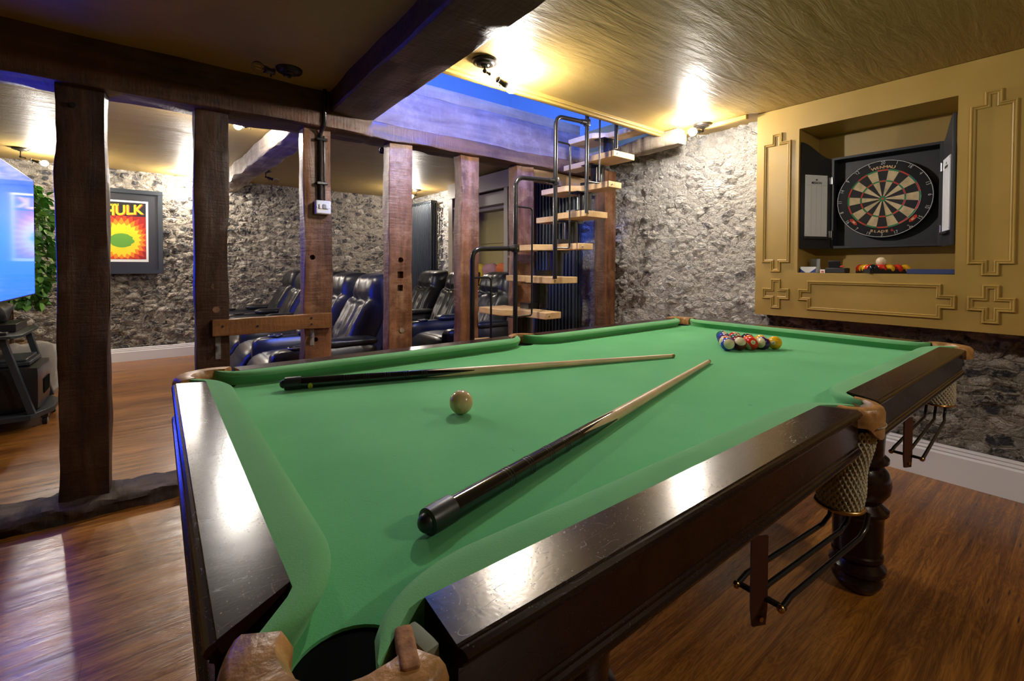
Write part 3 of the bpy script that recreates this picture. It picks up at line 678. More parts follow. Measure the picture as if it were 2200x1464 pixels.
# torn leather end and packing block at the near corner
MB().rbox((0, 0, 0), (.014, .034, .050), .003, 4, M=Matrix.Translation((.161, .322, TOP-.029)) @ Matrix.Rotation(.15, 4, 'Z')).build('packing_block', M_grey, T)
MB().rbox((0, 0, 0), (.015, .046, .056), .004, 12, wr=.007, seed=4, M=Matrix.Translation((.147, .312, TOP-.022)) @ Matrix.Rotation(-.35, 4, 'Z')).build('torn_leather_edge', M_suede, T)
# ball-return rods under the near pockets
def rack(ex, ey0, ey1, ez, bx, by0, by1, bz, name='ball_rack'):
    rk = MB().rbox((bx, (by0+by1)/2, bz), (.010, by1-by0+.012, .008), .003, 3).build('ball_rack_bracket', M_iron, T)
    for k in range(3):
        q = k/2; ya = ey0+(ey1-ey0)*q; yb = by0+(by1-by0)*q
        MB().tube([(ex, ya, ez), (ex-.004, ya, ez-.010), (ex-.018, ya, ez-.026), (ex-.045, (ya*.85+yb*.15), ez-.037), (bx+.03, yb, bz+.004), (bx, yb, bz)], .0045, 10).build('ball_rod', M_bmetal, rk)
        if k != 1: MB().sphere((bx-.006, yb, bz), .0065, 10).build('rod_knob', M_brass, rk)
    yc = (by0+by1)/2-.004
    MB().prism([(-.015, 0), (.015, 0), (.015, .115), (.012, .145), (-.012, .145), (-.015, .115)], -.002, .002, M=frame((bx-.012, yc, .665), (0.9, -.44, 0), (0, 0, -1), (.44, .9, 0))).build('rack_strap', M_redstrap, rk)
    MB().tube([(bx-.014, yc-.006, .533), (bx-.010, yc+.004, .533)], .004, 10).build('rack_stud', M_brass, rk)
rack(1.145, .282, .345, .598, .777, .299, .369, .562)
rack(2.27, .338, .390, .588, 1.73, .303, .373, .552)

# ---------------------------------------------------------------- cues
def cue(a, b, label, emblem, rot):
    a, b = Vector(a), Vector(b); t = (b-a).normalized(); L = (b-a).length
    e = thing('pool_cue', label, 'cue', a, 'pool cues lying on the table')
    side = Vector((-t.y, t.x, 0)); up = t.cross(side)*-1
    if up.z < 0: up = -up
    def at(s): return a+t*s
    rad = lambda s: .0152-(.0152-.0062)*min(1, max(0, s/L))
    ax = lambda s, r: (at(s)+Vector((0, 0, r-.0155)))
    def tube(ss, k=1.0): return MB().tube([ax(s, rad(s)) for s in ss], [rad(s)*k for s in ss], 24)
    bt = MB().tube([ax(s, .0165) for s in (0.0, .002, .012, .040)], [.0120, .0160, .0165, .0165], 24).build('butt_cap', M_rubber, e)
    MB().sphere(ax(.001, .0165), .0115, 20, sc=(1, 1, 1)).build('bumper', M_rubber, bt)
    sb = [.040+.46*i/10 for i in range(11)]
    bu = tube(sb).build('butt', M_cueblack, e)
    for s in (.15, .20, .255, .305, .355):
        g = MB()
        for d in (-.006, 0, .006):
            g.tube([ax(s+d-.0008, rad(s)), ax(s+d+.0008, rad(s))], rad(s)+.0002, 24)
        g.tube([ax(s-.006, rad(s)), ax(s+.006, rad(s))], rad(s)-.001, 12)
        g.build('groove_ring', M_iron, bu)
    sh = [.50+(L-.50-.012)*i/10 for i in range(11)]
    tube(sh).build('shaft', M_ash, e)
    # pale wood points spliced into the black butt
    pm = MB()
    for k in range(4):
        an = rot+k*PI/2
        V = []
        M2 = 10
        for j in range(M2+1):
            s = .36+.145*j/M2; hw = 0.72*(j/M2); rr = rad(s)+.00025; c = ax(s, rad(s))
            for q in (-1, -.5, 0, .5, 1):
                w = an+hw*q; V.append(c+(side*math.cos(w)+up*math.sin(w))*rr)
        Fc = [(j*5+k2, j*5+k2+1, (j+1)*5+k2+1, (j+1)*5+k2) for j in range(M2) for k2 in range(4)]
        pm.add(V, Fc)
    pm.build('splice', M_ash, bu, label='pale wood points spliced into the black butt')
    # dark points running up the shaft
    MB().tube([ax(L-.012, rad(L)), ax(L-.003, rad(L))], rad(L)+.0004, 20).build('ferrule', M_brass, e)
    MB().tube([ax(L-.003, rad(L)), ax(L, rad(L))], [rad(L), rad(L)*.85], 20).build('tip', M_dark, e)
    if emblem:
        V = []; c = ax(.062, rad(.062)); nn = 16; an = -1.9
        an = math.radians(emblem)
        rr = rad(.062)+.0006
        V.append(c+(side*math.cos(an)+up*math.sin(an))*rr)
        for k in range(nn):
            th = 2*PI*k/nn; w = an+.62*math.cos(th)
            V.append(c+t*(.0060*math.sin(th))+(side*math.cos(w)+up*math.sin(w))*rr)
        MB().add(V, [(0, 1+k, 1+(k+1) % nn) for k in range(nn)]).build('badge', mcol('yellow_green_badge', (.45, .42, .03), .4), bu, label='small oval yellow-green badge')
cue((.253, 1.268, BED+.0165), (1.433, .913, BED+.0165), 'pool cue farther from the viewer with an oval badge near its butt', 205, .5)
cue((.248, .481, BED+.0165), (1.443, .789, BED+.0165), 'pool cue nearest the viewer, its black rubber butt towards the near corner', 0, .9)

# ---------------------------------------------------------------- balls
def ball_material(name, col, stripe, spot=True):
    m, t, p = nt(name); c = coords(t)
    sp = t.nodes.new('ShaderNodeSeparateXYZ'); lnk(t, c, sp.inputs[0])
    cream = (.72, .62, .38)
    if stripe:
        a = mth(t, 'ABSOLUTE', sp.outputs[2]); f = mth(t, 'LESS_THAN', a, .0160); base = mixc(t, f, cream, col)
    else: base = mixc(t, 0.0, col, col)
    r2 = mth(t, 'ADD', mth(t, 'MULTIPLY', sp.outputs[1], sp.outputs[1]), mth(t, 'MULTIPLY', sp.outputs[2], sp.outputs[2]))
    f2 = mth(t, 'LESS_THAN', r2, .0085**2)
    if spot: base = mixc(t, f2, base, cream)
    lnk(t, base, p.inputs['Base Color']); p.inputs['Roughness'].default_value = 0.12
    return m
BR = .0254
def ball(loc, mat, label, number=None, rot=(0, 0, 0), group=None, cat='ball'):
    e = MB().sphere((0, 0, 0), BR, 32).build('pool_ball' if number or 'cue' not in label else 'cue_ball', mat, origin=(0, 0, 0), angle=180)
    e.location = loc; e.rotation_euler = rot; ORG[e.name] = Vector((0, 0, 0))
    tag(e, label, cat, group)
    if number:
        for sgn in (1, -1):
            V, Fc = text_mesh(str(number), .0085, 0, bold=.0002)
            pts = []
            for v in V:
                y, z = v.x*sgn, v.y; d = Vector((math.sqrt(max(1e-6, BR*BR-y*y-z*z))*sgn, y, z)).normalized()*(BR+.0002)
                pts.append(d)
            MB().add(pts, Fc).build('number', M_black, e, fix=False)
    return e
M_cueball = simple('ivory_cue_ball', (.66, .47, .24), 0.15, nscale=8, var=0.12, nstr=0)
ball((.517, .842, BED+BR), M_cueball, 'yellowed cream cue ball alone in the middle of the cloth', cat='cue ball')
cols = {'yellow': (.80, .42, .01), 'blue': (.012, .03, .36), 'red': (.62, .025, .01), 'purple': (.045, .015, .10), 'orange': (.75, .11, .015), 'green': (.01, .12, .07), 'maroon': (.13, .01, .012), 'black': (.008, .008, .008)}
u = Vector((.888, -.46, 0)).normalized(); w = Vector((.46, .888, 0)); o0 = Vector((1.716, .866, BED+BR)); SPC = .0510
rackd = [[('blue', 1, 10, 'first from the left in the front row'), ('maroon', 1, 15, 'second from the left in the front row'), ('red', 1, 11, 'middle of the front row'), ('purple', 1, 12, 'second from the right in the front row'), ('yellow', 0, 1, 'at the right end of the front row')],
         [('orange', 1, 13, 'at the left end of the second row'), ('maroon', 0, 7, 'second in the second row'), ('orange', 0, 5, 'third in the second row'), ('yellow', 1, 9, 'at the right end of the second row')],
         [('purple', 0, 4, 'at the left end of the third row'), ('green', 0, 6, 'in the middle of the third row'), ('black', 0, 8, 'at the right end of the third row')],
         [('blue', 0, 2, 'at the left of the fourth row'), ('red', 0, 3, 'at the right of the fourth row')],
         [('green', 1, 14, 'at the back point of the triangle')]]
rots = {10: (1.35, .55, -.9), 15: (.75, .2, -1.1), 11: (1.0, .35, .7), 12: (1.2, -1.1, -1.4), 1: (.2, .1, .2), 13: (.4, -1.2, -1.5), 9: (.8, .7, .4), 5: (.3, 1.9, 1), 7: (.2, .3, 2), 8: (.4, -1.3, -1.2)}
seen = {}
for r, row in enumerate(rackd):
    for k, (cn, st, num, where) in enumerate(row):
        p = o0+u*SPC*(k+r/2)+w*SPC*.866*r
        key = (cn, st)
        if key not in seen: seen[key] = ball_material(cn+('_striped' if st else '_solid')+'_ball', cols[cn], st)
        ball(p, seen[key], '%s %s ball in the rack, %s' % (cn, 'striped' if st else 'plain', where), num, rots.get(num, (R.random()*3, R.random()*3, R.random()*3)), 'pool balls racked on the table')

# ---------------------------------------------------------------- dart alcove
PX = 3.08
A = thing('dart_alcove', 'ochre painted wall unit with a recess for the dartboard and raised moulded panels', 'wall unit', (PX, .5, .795))
NY0, NY1, NZ0, NZ1, NX = .435, 1.131, 1.067, 1.938, 3.40
mb = MB(); PY0, PY1, PZ0, PZ1 = -.95, 1.377, .795, 2.088
mb.box(PX, PX+.03, PY0, NY0, PZ0, PZ1); mb.box(PX, PX+.03, NY1, PY1, PZ0, PZ1); mb.box(PX, PX+.03, NY0, NY1, PZ0, NZ0); mb.box(PX, PX+.03, NY0, NY1, NZ1, PZ1)
mb.box(PX+.03, XW+.1, PY0, PY1, PZ0, PZ0+.03); mb.box(PX+.03, XW+.05, PY1-.03, PY1, PZ0+.03, PZ1); mb.box(PX+.03, XW+.1, PY0, PY0+.03, PZ0+.03, PZ1)
mb.box(PX+.03, NX, NY0-.03, NY0, NZ0, NZ1+.03); mb.box(PX+.03, NX, NY1, NY1+.03, NZ0, NZ1+.03); mb.box(PX+.03, NX, NY0-.03, NY1+.03, NZ1, NZ1+.03)
mb.box(NX, NX+.02, NY0-.03, NY1+.03, NZ0, NZ1+.03); mb.box(PX+.03, NX+.02, NY0-.03, NY1+.03, NZ0-.03, NZ0)
mb.build('casing', M_ochre, A, angle=20)
def moulding(path, w=.019, d=.011):
    n = len(path); P = [Vector(p) for p in path]
    area = sum(P[i].x*P[(i+1) % n].y-P[(i+1) % n].x*P[i].y for i in range(n))
    sg = 1 if area > 0 else -1
    pr = [(0, 0), (0, .006), (.003, d), (.007, d), (.010, .006), (.012, .006), (.015, d*.75), (w, d*.5), (w, 0)]
    V = []; m = len(pr)
    for i in range(n):
        a, b, c = P[i-1], P[i], P[(i+1) % n]
        d1 = (b-a).normalized(); d2 = (c-b).normalized()
        n1 = Vector((-d1.y, d1.x))*sg; n2 = Vector((-d2.y, d2.x))*sg
        bis = (n1+n2)/(1+n1.dot(n2))
        for (o, h) in pr:
            q = b+bis*o; V.append((PX-h, q.x, q.y))
    Fc = [(i*m+k, i*m+k+1, ((i+1) % n)*m+k+1, ((i+1) % n)*m+k) for i in range(n) for k in range(m-1)]
    MB().add(V, Fc).build('moulding', M_ochre, A, angle=30)
def cross(cy, cz, hw, hh, a, b):
    return [(cy-a, cz-hh), (cy+a, cz-hh), (cy+a, cz-b), (cy+hw, cz-b), (cy+hw, cz+b), (cy+a, cz+b), (cy+a, cz+hh), (cy-a, cz+hh), (cy-a, cz+b), (cy-hw, cz+b), (cy-hw, cz-b), (cy-a, cz-b)]
def tall(y0, y1, z0, z1, zt, zb, a):
    c = (y0+y1)/2
    return [(y0, z0), (c-a, z0), (c-a, zb), (c+a, zb), (c+a, z0), (y1, z0), (y1, z1), (c+a, z1), (c+a, zt), (c-a, zt), (c-a, z1), (y0, z1)]
moulding(cross(1.252, .933, .079, .093, .029, .034)); moulding(cross(.310, .930, .079, .091, .029, .034))
moulding(tall(1.173, 1.335, 1.128, 1.882, 1.938, 1.069, .030)); moulding(tall(.236, .392, 1.118, 1.870, 1.928, 1.064, .030))
moulding([(.481, .845), (1.075, .845), (1.075, .899), (1.124, .899), (1.124, .967), (1.075, .967), (1.075, 1.019), (.481, 1.019), (.481, .966), (.429, .966), (.429, .897), (.481, .897)])
moulding(tall(-.80, -.20, 1.118, 1.870, 1.928, 1.064, .06)); moulding(cross(-.5, .930, .2, .091, .05, .034))

# dart cabinet
CX = 3.305
K = thing('dart_cabinet', 'open black dart cabinet with two doors hanging in the ochre recess', 'cabinet', (3.39, .78, 1.22))
CY0, CY1, CZ0, CZ1 = .520, 1.030, 1.218, 1.775
mb = MB().box(3.385, 3.399, CY0, CY1, CZ0, CZ1); mb.box(CX, 3.385, CY0, CY0+.014, CZ0, CZ1); mb.box(CX, 3.385, CY1-.014, CY1, CZ0, CZ1)
mb.box(CX, 3.385, CY0+.014, CY1-.014, CZ0, CZ0+.014); mb.box(CX, 3.385, CY0+.014, CY1-.014, CZ1-.014, CZ1)
mb.build('carcase', M_blackwood, K, bevel=.001)
M_board = simple('white_score_board', (.88, .89, .92), 0.25)
def door(hy, tip, sgn):
    h = Vector((CX-.004, hy, 0)); tp = Vector((*tip, 0)); dx = (tp-h).normalized(); L = (tp-h).length
    nn = Vector((dx.y, -dx.x, 0))       # face towards the room centre line
    if nn.y*sgn > 0: nn = -nn
    Mx = frame((h.x, h.y, 0), dx, (0, 0, 1), dx.cross(Vector((0, 0, 1))))
    poly = [(0, CZ0-.005), (L, CZ0-.005), (L, 1.862)]
    for k in range(1, 13):
        q = k/12; poly.append((L*(1-q), 1.862-.092*(3*q*q-2*q**3)))
    Zs = 1 if Vector(dx.cross(Vector((0, 0, 1)))).dot(nn) > 0 else -1
    dr = MB().prism(poly, -.014 if Zs > 0 else 0, 0 if Zs > 0 else .014, M=Mx).build('door', M_blackwood, K, bevel=.0015)
    m0, m1, z0, z1 = L*.14, L*.86, 1.290, 1.665
    flip = -1 if (dx.dot(Vector((-1, 0, 0))) > 0 and sgn > 0) else 1
    b0, b1 = (0, .004*Zs)
    sb = MB().prism([(m0, z0), (m1, z0), (m1, z1), (m0, z1)], min(0, b1), max(0, b1), M=Mx).build('score_board', M_board, dr, label='white scoring panel with faint ruled columns')
    # ruled columns and the maker's mark
    ln = MB()
    for q in (.27, .5, .73): ln.box(m0+(m1-m0)*q-.0004, m0+(m1-m0)*q+.0004, z0+.01, z1-.062, .0040 if Zs > 0 else -.0044, .0044 if Zs > 0 else -.0040, M=Mx)
    ln.box(m0+.006, m1-.006, z1-.062, z1-.061, .0040 if Zs > 0 else -.0044, .0044 if Zs > 0 else -.0040, M=Mx)
    for q in (0.03, .97):
        for z in (z0+.01, z1-.012):
            ln.tube([Mx @ Vector((m0+(m1-m0)*q, z, 0)), Mx @ Vector((m0+(m1-m0)*q, z, .0055*Zs))], .0022, 8)
    ln.build('ruling', M_greyplas, sb)
    V, Fc = text_mesh('MISSION', .020, .0002, bold=.0004)
    rd = Vector((0, -1, 0)) if sgn > 0 else Vector((0, -1, 0))
    # reading direction: left to right as seen from the face
    right = Vector((0, 0, 1)).cross(nn)
    cpos = h+dx*((m0+m1)/2)+nn*.0048+Vector((0, 0, z1-.048))
    MB().add(V, Fc, M=frame(cpos, right, (0, 0, 1), nn)).build('lettering', M_black, sb, fix=False)
    lg = [(-.010, 0), (-.003, .012), (0, .007), (.003, .012), (.010, 0), (.005, .004), (0, -.001), (-.005, .004)]
    cpos = h+dx*((m0+m1)/2)+nn*.0046+Vector((0, 0, z1-.034))
    MB().prism(lg, 0, .0003, M=frame(cpos, right, (0, 0, 1), nn)).build('emblem', M_black, sb)
    MB().prism([(m0-.004, z0-.016), (m1+.004, z0-.016), (m1+.004, z0-.004), (m0-.004, z0-.004)], min(0, .016*Zs), max(0, .016*Zs), M=Mx).build('chalk_tray', M_blackwood, dr)
    for z in (1.305, 1.635):
        hg = MB()
        hg.tube([h+nn*.006+Vector((0, 0, z-.022)), h+nn*.006+Vector((0, 0, z+.022))], .004, 10)
        hg.prism([(0.004, z-.020), (.020, z-.020), (.020, z+.020), (.004, z+.020)], min(0, .002*Zs), max(0, .002*Zs), M=Mx)
        hg.build('hinge', M_steel, dr)
door(CY1, (3.10, 1.126), 1)
door(CY0, (3.085, .452), -1)
# dartboard
DC = Vector((3.335, .782, 1.500)); DR = .2255
D = thing('dartboard', 'round bristle dartboard with black and cream wedges inside the open cabinet', 'dartboard', DC)
M_dface = simple('black_bristle', (.008, .008, .009), 0.7, nscale=300, nstr=0.3)
M_dcream = simple('cream_bristle', (.60, .47, .27), 0.85, nscale=26, var=0.22, nstr=0.1)
M_dred = simple('red_bristle', (.55, .035, .012), 0.7); M_dgreen = simple('green_bristle', (.01, .22, .07), 0.7)
def dmat(r0, r1, a0, a1, x, mb, mi, n=4):
    V = []
    for i in range(n+1):
        a = a0+(a1-a0)*i/n
        for r in (r0, r1): V.append((DC.x-x, DC.y-r*math.sin(a), DC.z+r*math.cos(a)))
    mb.add(V, [(2*i, 2*i+1, 2*i+3, 2*i+2) for i in range(n)], mi)
Mlat = frame(DC, (0, -1, 0), (0, 0, 1), (-1, 0, 0))
MB().lathe([(0.0, -.045), (DR, -.045), (DR, -.002), (DR-.003, 0), (0, 0)], n=72, M=Mlat).build('backing', M_dface, D)
fc = MB()
for k in range(20):
    a0 = math.radians(-9+18*k); a1 = a0+math.radians(18); dk = k % 2 == 0
    dmat(.016, .099, a0, a1, .0012, fc, 0 if dk else 1); dmat(.107, .162, a0, a1, .0012, fc, 0 if dk else 1)
    dmat(.099, .107, a0, a1, .0014, fc, 2 if dk else 3); dmat(.162, .170, a0, a1, .0014, fc, 2 if dk else 3)
for k in range(12): dmat(.0064, .016, k*PI/6, (k+1)*PI/6, .0014, fc, 3); dmat(0, .0064, k*PI/6, (k+1)*PI/6, .0016, fc, 2)
fc.build('segments', [M_dface, M_dcream, M_dred, M_dgreen], D, fix=False, smooth=False)
wr = MB()
for r in (.099, .107, .162, .170): wr.tube([Mlat @ Vector((r*math.cos(a*PI/36), r*math.sin(a*PI/36), .002)) for a in range(72)], .0005, 5, closed=True)
for k in range(20):
    a = math.radians(81-18*k); wr.tube([Mlat @ Vector((.016*math.cos(a), .016*math.sin(a), .002)), Mlat @ Vector((.170*math.cos(a), .170*math.sin(a), .002))], .0005, 5)
wr.build('segment_wire', M_steel, D)
M_wire = simple('white_wire', (.85, .85, .85), 0.35)
MB().tube([Mlat @ Vector((.221*math.cos(a*PI/36), .221*math.sin(a*PI/36), .004)) for a in range(72)], .0013, 8, closed=True).build('number_ring', M_wire, D)
for k, num in enumerate([20, 1, 18, 4, 13, 6, 10, 15, 2, 17, 3, 19, 7, 16, 8, 11, 14, 9, 12, 5]):
    a = math.radians(90-18*k); ca = a-PI/2 if num not in (15, 2, 17, 3, 19, 7, 16) else a+PI/2
    V, Fc = text_mesh(str(num), .027, .0006, bold=-.0004)
    c = Mlat @ Vector((.2075*math.cos(a), .2075*math.sin(a), .004))
    xr = (Mlat.to_3x3() @ Vector((math.cos(ca), math.sin(ca), 0))); yr = (Mlat.to_3x3() @ Vector((-math.sin(ca), math.cos(ca), 0)))
    MB().add([Vector((v.x*.8, v.y, v.z)) for v in V], Fc, M=frame(c, xr, yr, (-1, 0, 0))).build('number', M_wire, D, fix=False)
def curved_text(txt, size, r, a_c, step, mat, name, flip=False, x=.002):
    mb = MB(); n = len(txt)
    for i, ch in enumerate(txt):
        if ch == ' ': continue
        off = (i-(n-1)/2)*step
        a = math.radians(a_c-off if not flip else a_c+off); ca = a-PI/2 if not flip else a+PI/2
        V, Fc = text_mesh(ch, size, .0003, bold=.0006)
        c = Mlat @ Vector((r*math.cos(a), r*math.sin(a), x))
        xr = (Mlat.to_3x3() @ Vector((math.cos(ca), math.sin(ca), 0))); yr = (Mlat.to_3x3() @ Vector((-math.sin(ca), math.cos(ca), 0)))
        mb.add([Vector((v.x*1.25, v.y, v.z)) for v in V], Fc, M=frame(c, xr, yr, (-1, 0, 0)))
    mb.build(name, mat, D, fix=False)
M_gold = mcol('gold_print', (.62, .40, .20), .5)
curved_text('WINMAU', .023, .183, 89, 5.6, M_gold, 'lettering')
curved_text('BLADE', .019, .190, 266, 5.4, M_gold, 'lettering', True)
curved_text('6', .020, .190, 284, 5.4, M_dred, 'lettering', True)
for a in (222, 318):
    c = Mlat @ Vector((.186*math.cos(math.radians(a)), .186*math.sin(math.radians(a)), .0015))
    ta = math.radians(a-90 if a > 270 else a+90)
    xr = Mlat.to_3x3() @ Vector((math.cos(ta), math.sin(ta), 0)); yr = Mlat.to_3x3() @ Vector((-math.sin(ta), math.cos(ta), 0))
    mb = MB().prism([(-.026, -.003), (-.016, -.009), (.016, -.009), (.026, 0), (.012, .009), (-.016, .009)], 0, .0004, 0, M=frame(c, xr, yr, (-1, 0, 0)))
    mb.prism([(-.008, -.005), (.008, -.005), (.012, 0), (.008, .005), (-.008, .005), (-.003, 0)], .0004, .0008, 1, M=frame(c, xr, yr, (-1, 0, 0)))
    mb.build('badge', [M_dred, M_gold], D)
for a in (52, 128, 308): # ring clips
    MB().sphere(Mlat @ Vector((.215*math.cos(math.radians(a)), .215*math.sin(math.radians(a)), .004)), .006, 10, sc=(.6, 1, 1)).build('ring_clip', M_steel, D)

# things on the recess ledge
def small(name, mb, mats, label, cat, org, **k): return tag(mb.build(name, mats, origin=org, **k), label, cat)
LX = 3.14
M_navy = mcol('navy_card', (.02, .04, .22), .5)
e = thing('card_box', 'white and blue card box at the left end of the dart recess ledge', 'box', (LX, 1.085, NZ0))
MB().box(LX-.035, LX+.045, 1.040, 1.128, NZ0, NZ0+.036).build('carton', M_plastic, e, bevel=.001)
for s in (0, 1):
    y = 1.128 if s == 0 else 1.040; q = -1 if s == 0 else 1
    MB().prism([(y, NZ0+.001), (y+q*.034, NZ0+.001), (y, NZ0+.027)], LX-.036, LX-.0352, M=frame((0, 0, 0), (0, 1, 0), (0, 0, 1), (1, 0, 0))).build('printed_corner', M_navy, e)
small('playing_card_holder', MB().box(3.215, 3.222, 1.055, 1.105, NZ0, NZ0+.085).box(3.205, 3.235, 1.055, 1.105, NZ0, NZ0+.006), M_greyplas, 'small grey upright holder behind the white and blue box', 'holder', (3.2, 1.08, NZ0))
e = thing('match_box', 'tiny white box with a red mark between the card box and the black case', 'box', (LX, 1.01, NZ0))
MB().box(LX-.035, LX, .993, 1.018, NZ0, NZ0+.020).build('carton', M_plastic, e, bevel=.001)
MB().box(LX-.0358, LX-.035, .999, 1.012, NZ0+.003, NZ0+.012).build('printed_mark', M_dred, e)
e = thing('dart_case', 'flat black dart case on the recess ledge with its lid propped up', 'case', (LX, .94, NZ0))
MB().box(LX-.035, LX+.05, .893, .990, NZ0, NZ0+.030).build('case_body', M_black, e, bevel=.004)
MB().box(-.03, .03, -.004, .004, 0, .045, M=frame((LX, .955, NZ0+.029), (0, 1, 0), (.9, 0, .3), (-.3, 0, .95))).build('case_lid', M_black, e, bevel=.003)
small('dart_flight', MB().tube([(LX-.01, .925, NZ0+.034), (LX-.005, .905, NZ0+.040)], .003, 8).prism([(-.012, -.006), (.012, -.006), (.004, .008)], 0, .001, M=frame((LX-.008, .915, NZ0+.040), (0, 1, 0), (1, 0, .6), (0, 0, 1))), M_dred, 'small red and brown dart flight lying on the black case', 'dart', (LX, .92, NZ0+.03))
e = thing('ball_tray', 'black triangular ball tray on the recess ledge below the dartboard', 'tray', (3.2, .768, NZ0))
def tri(g): return [(3.122-.052-g*1.2, .768), (3.300+.027+g*.6, .768-.1305-g*1.0), (3.300+.027+g*.6, .768+.1305+g*1.0)]
def tri_ring(z0, z1, g0, g1):
    P = [tri(g0), tri(g1)]; V = [(p[0], p[1], z) for z in (z0, z1) for q in P for p in q]
    fc = []
    for i in range(3):
        j = (i+1) % 3; fc += [(i, j, 6+j, 6+i), (3+i, 3+j, 9+j, 9+i), (i, j, 3+j, 3+i), (6+i, 6+j, 9+j, 9+i)]
    return V, fc
V, Fc = tri_ring(NZ0, NZ0+.025, 0, .005)
MB().prism(tri(.004), NZ0, NZ0+.0012).add(V, Fc).build('tray_body', M_black, e)
e = thing('ball_tray', 'blue-grey shiny tray at the right end of the dart recess ledge', 'tray', (LX, .53, NZ0))
mb = MB().box(LX-.038, LX+.06, .437, .621, NZ0, NZ0+.003)
for b in ((LX-.038, LX-.035, .437, .621), (LX+.057, LX+.06, .437, .621), (LX-.035, LX+.057, .437, .440), (LX-.035, LX+.057, .618, .621)): mb.box(*b, NZ0+.003, NZ0+.026)
mb.build('tray_body', simple('blue_grey_gloss', (.05, .07, .17), .10), e, bevel=.001)
sm_y = mcol('small_ball_yellow', (.75, .42, .02), .12); sm_r = mcol('small_ball_red', (.60, .03, .01), .12); sm_k = mcol('small_ball_black', (.008, .008, .01), .1); sm_w = mcol('small_ball_white', (.78, .60, .38), .15)
def sball(x, y, z, mat, label, r, group='balls in the ledge tray'):
    o = MB().sphere((0, 0, 0), r, 24).build('pool_ball', mat, angle=180); o.location = (x, y, z); ORG[o.name] = Vector((x, y, z)); tag(o, label, 'ball', group)
SB = .0250; zt = NZ0+.0015+SB
names = {'y': ('yellow', sm_y), 'r': ('red', sm_r), 'k': ('black', sm_k)}
tri_rows = ['k', 'rr', 'yry', 'yyrr', 'ryryy']
rn = ['front point', 'second row', 'third row', 'fourth row', 'back row']; cnm = ['left end', 'second from left', 'middle', 'second from right', 'right end']
for k, row in enumerate(tri_rows):
    for i, ch in enumerate(row):
        pos = {1: [''], 2: ['left', 'right'], 3: ['left', 'middle', 'right'], 4: ['left end', 'inner left', 'inner right', 'right end'], 5: cnm}[len(row)][i]
        lb = 'shiny black ball at the front point of the ledge tray triangle' if k == 0 else '%s ball in the ledge tray triangle, %s of the %s' % (names[ch][0], pos, rn[k])
        sball(3.122+.0441*k, .768+.0255*(k-2*i), zt, names[ch][1], lb, SB)
sball(3.205, .752, zt+.0405, sm_w, 'cream ball lying on top of the others in the ledge tray', SB)

# ---------------------------------------------------------------- ceiling lamps
def lamp(cx, cy, cz, bx, by, bz, lit, label):
    g = 'bronze ceiling lamps with bare bulbs'
    e = thing('ceiling_lamp', label, 'lamp', (cx, cy, cz), g)
    MB().lathe([(0, -.030), (.016, -.030), (.022, -.024), (.040, -.022), (.046, -.016), (.058, -.014), (.062, -.006), (.062, 0), (0, 0)], (cx, cy, cz), 32).build('canopy', M_iron, e, angle=25)
    bm2 = M_bulb_strong if (by < 0 or bx > 2.85) else (M_bulb if by < 4 else M_bulb_back)
    b = Vector((bx, by, bz)); k = Vector((cx, cy, bz+.035)); d = (b-k).normalized()
    st = MB().tube([(cx, cy, cz-.028), (cx, cy, k.z)], .0055, 12); st.sphere(k, .011, 14); st.tube([k, k+d*.035], .0055, 12); st.sphere(k+d*.03, .008, 12)
    st.build('stem', M_iron, e)
    hs, he = b-d*.095, b-d*.032
    ho = MB().tube([hs, hs+d*.006, hs+d*.010, hs+d*.040, hs+d*.046, he], [.009, .016, .013, .014, .017, .017], 16).build('lamp_holder', M_iron if lit else M_bplastic, e)
    MB().tube([hs+d*.02, hs+d*.02-Vector((0, 0, .022))], .002, 8).sphere(hs+d*.02-Vector((0, 0, .024)), .005, 8).build('turn_key', M_iron, ho)
    if lit:
        MB().tube([he-d*.006, he+d*.010], [.012, .014], 14).build('bulb_cap', M_steel, e)
        V = MB(); V.sphere(b+d*.002, .027, 14, sc=(1, 1, 1)); V.build('bulb', bm2, e, angle=180, label='glowing white bulb')
    else:
        MB().sphere(b+d*.004, .028, 18).build('bulb', M_glass, e, angle=180, label='clear unlit filament bulb')
        MB().tube([b-d*.012+Vector((0, 0, .006)), b+d*.016+Vector((0, 0, .008))], .0012, 6).tube([b-d*.012-Vector((0, 0, .006)), b+d*.016-Vector((0, 0, .004))], .0012, 6).build('filament', M_filam, e)
    return e
CF, CB = 2.09, 2.165
lamp(1.255, 1.835, CF, 1.425, 1.85, 2.005, True, 'lit bronze ceiling lamp between the overhead beam and the stair opening')
lamp(3.00, 1.71, CF, 2.86, 1.70, 2.01, True, 'lit ceiling lamp beside the flint wall near the dart alcove')
lamp(.62, 3.70, CB, .455, 3.70, 2.07, True, 'brightly lit ceiling lamp just beyond the big beam')
lamp(.535, 2.53, CF, .38, 2.42, 2.02, False, 'unlit ceiling lamp with clear filament bulb in front of the big beam')
lamp(.45, 6.50, CB, .318, 6.52, 2.035, True, 'lit ceiling lamp at the back flint wall, above right of the poster')
lamp(-.98, 6.10, CB, -.83, 6.12, 2.05, True, 'lit ceiling lamp in the far corner above the green tree')
lamp(2.88, 5.90, CB, 2.80, 5.88, 2.06, True, 'lit ceiling lamp in the far right corner above the tall radiator')
lamp(.98, 5.80, CB, 1.08, 5.78, 2.06, False, 'unlit ceiling lamp beside the pale beam near the back wall')
lamp(1.56, 3.80, CB, 1.47, 3.65, 2.05, False, 'small unlit ceiling lamp behind the beam left of the three-hole post')

lamp(1.74, -.95, CF, 1.60, -.95, 2.0, True, 'added unseen ceiling lamp behind the viewer, fill for the table side')  # unseen lamp added as front fill for the dart panel and table

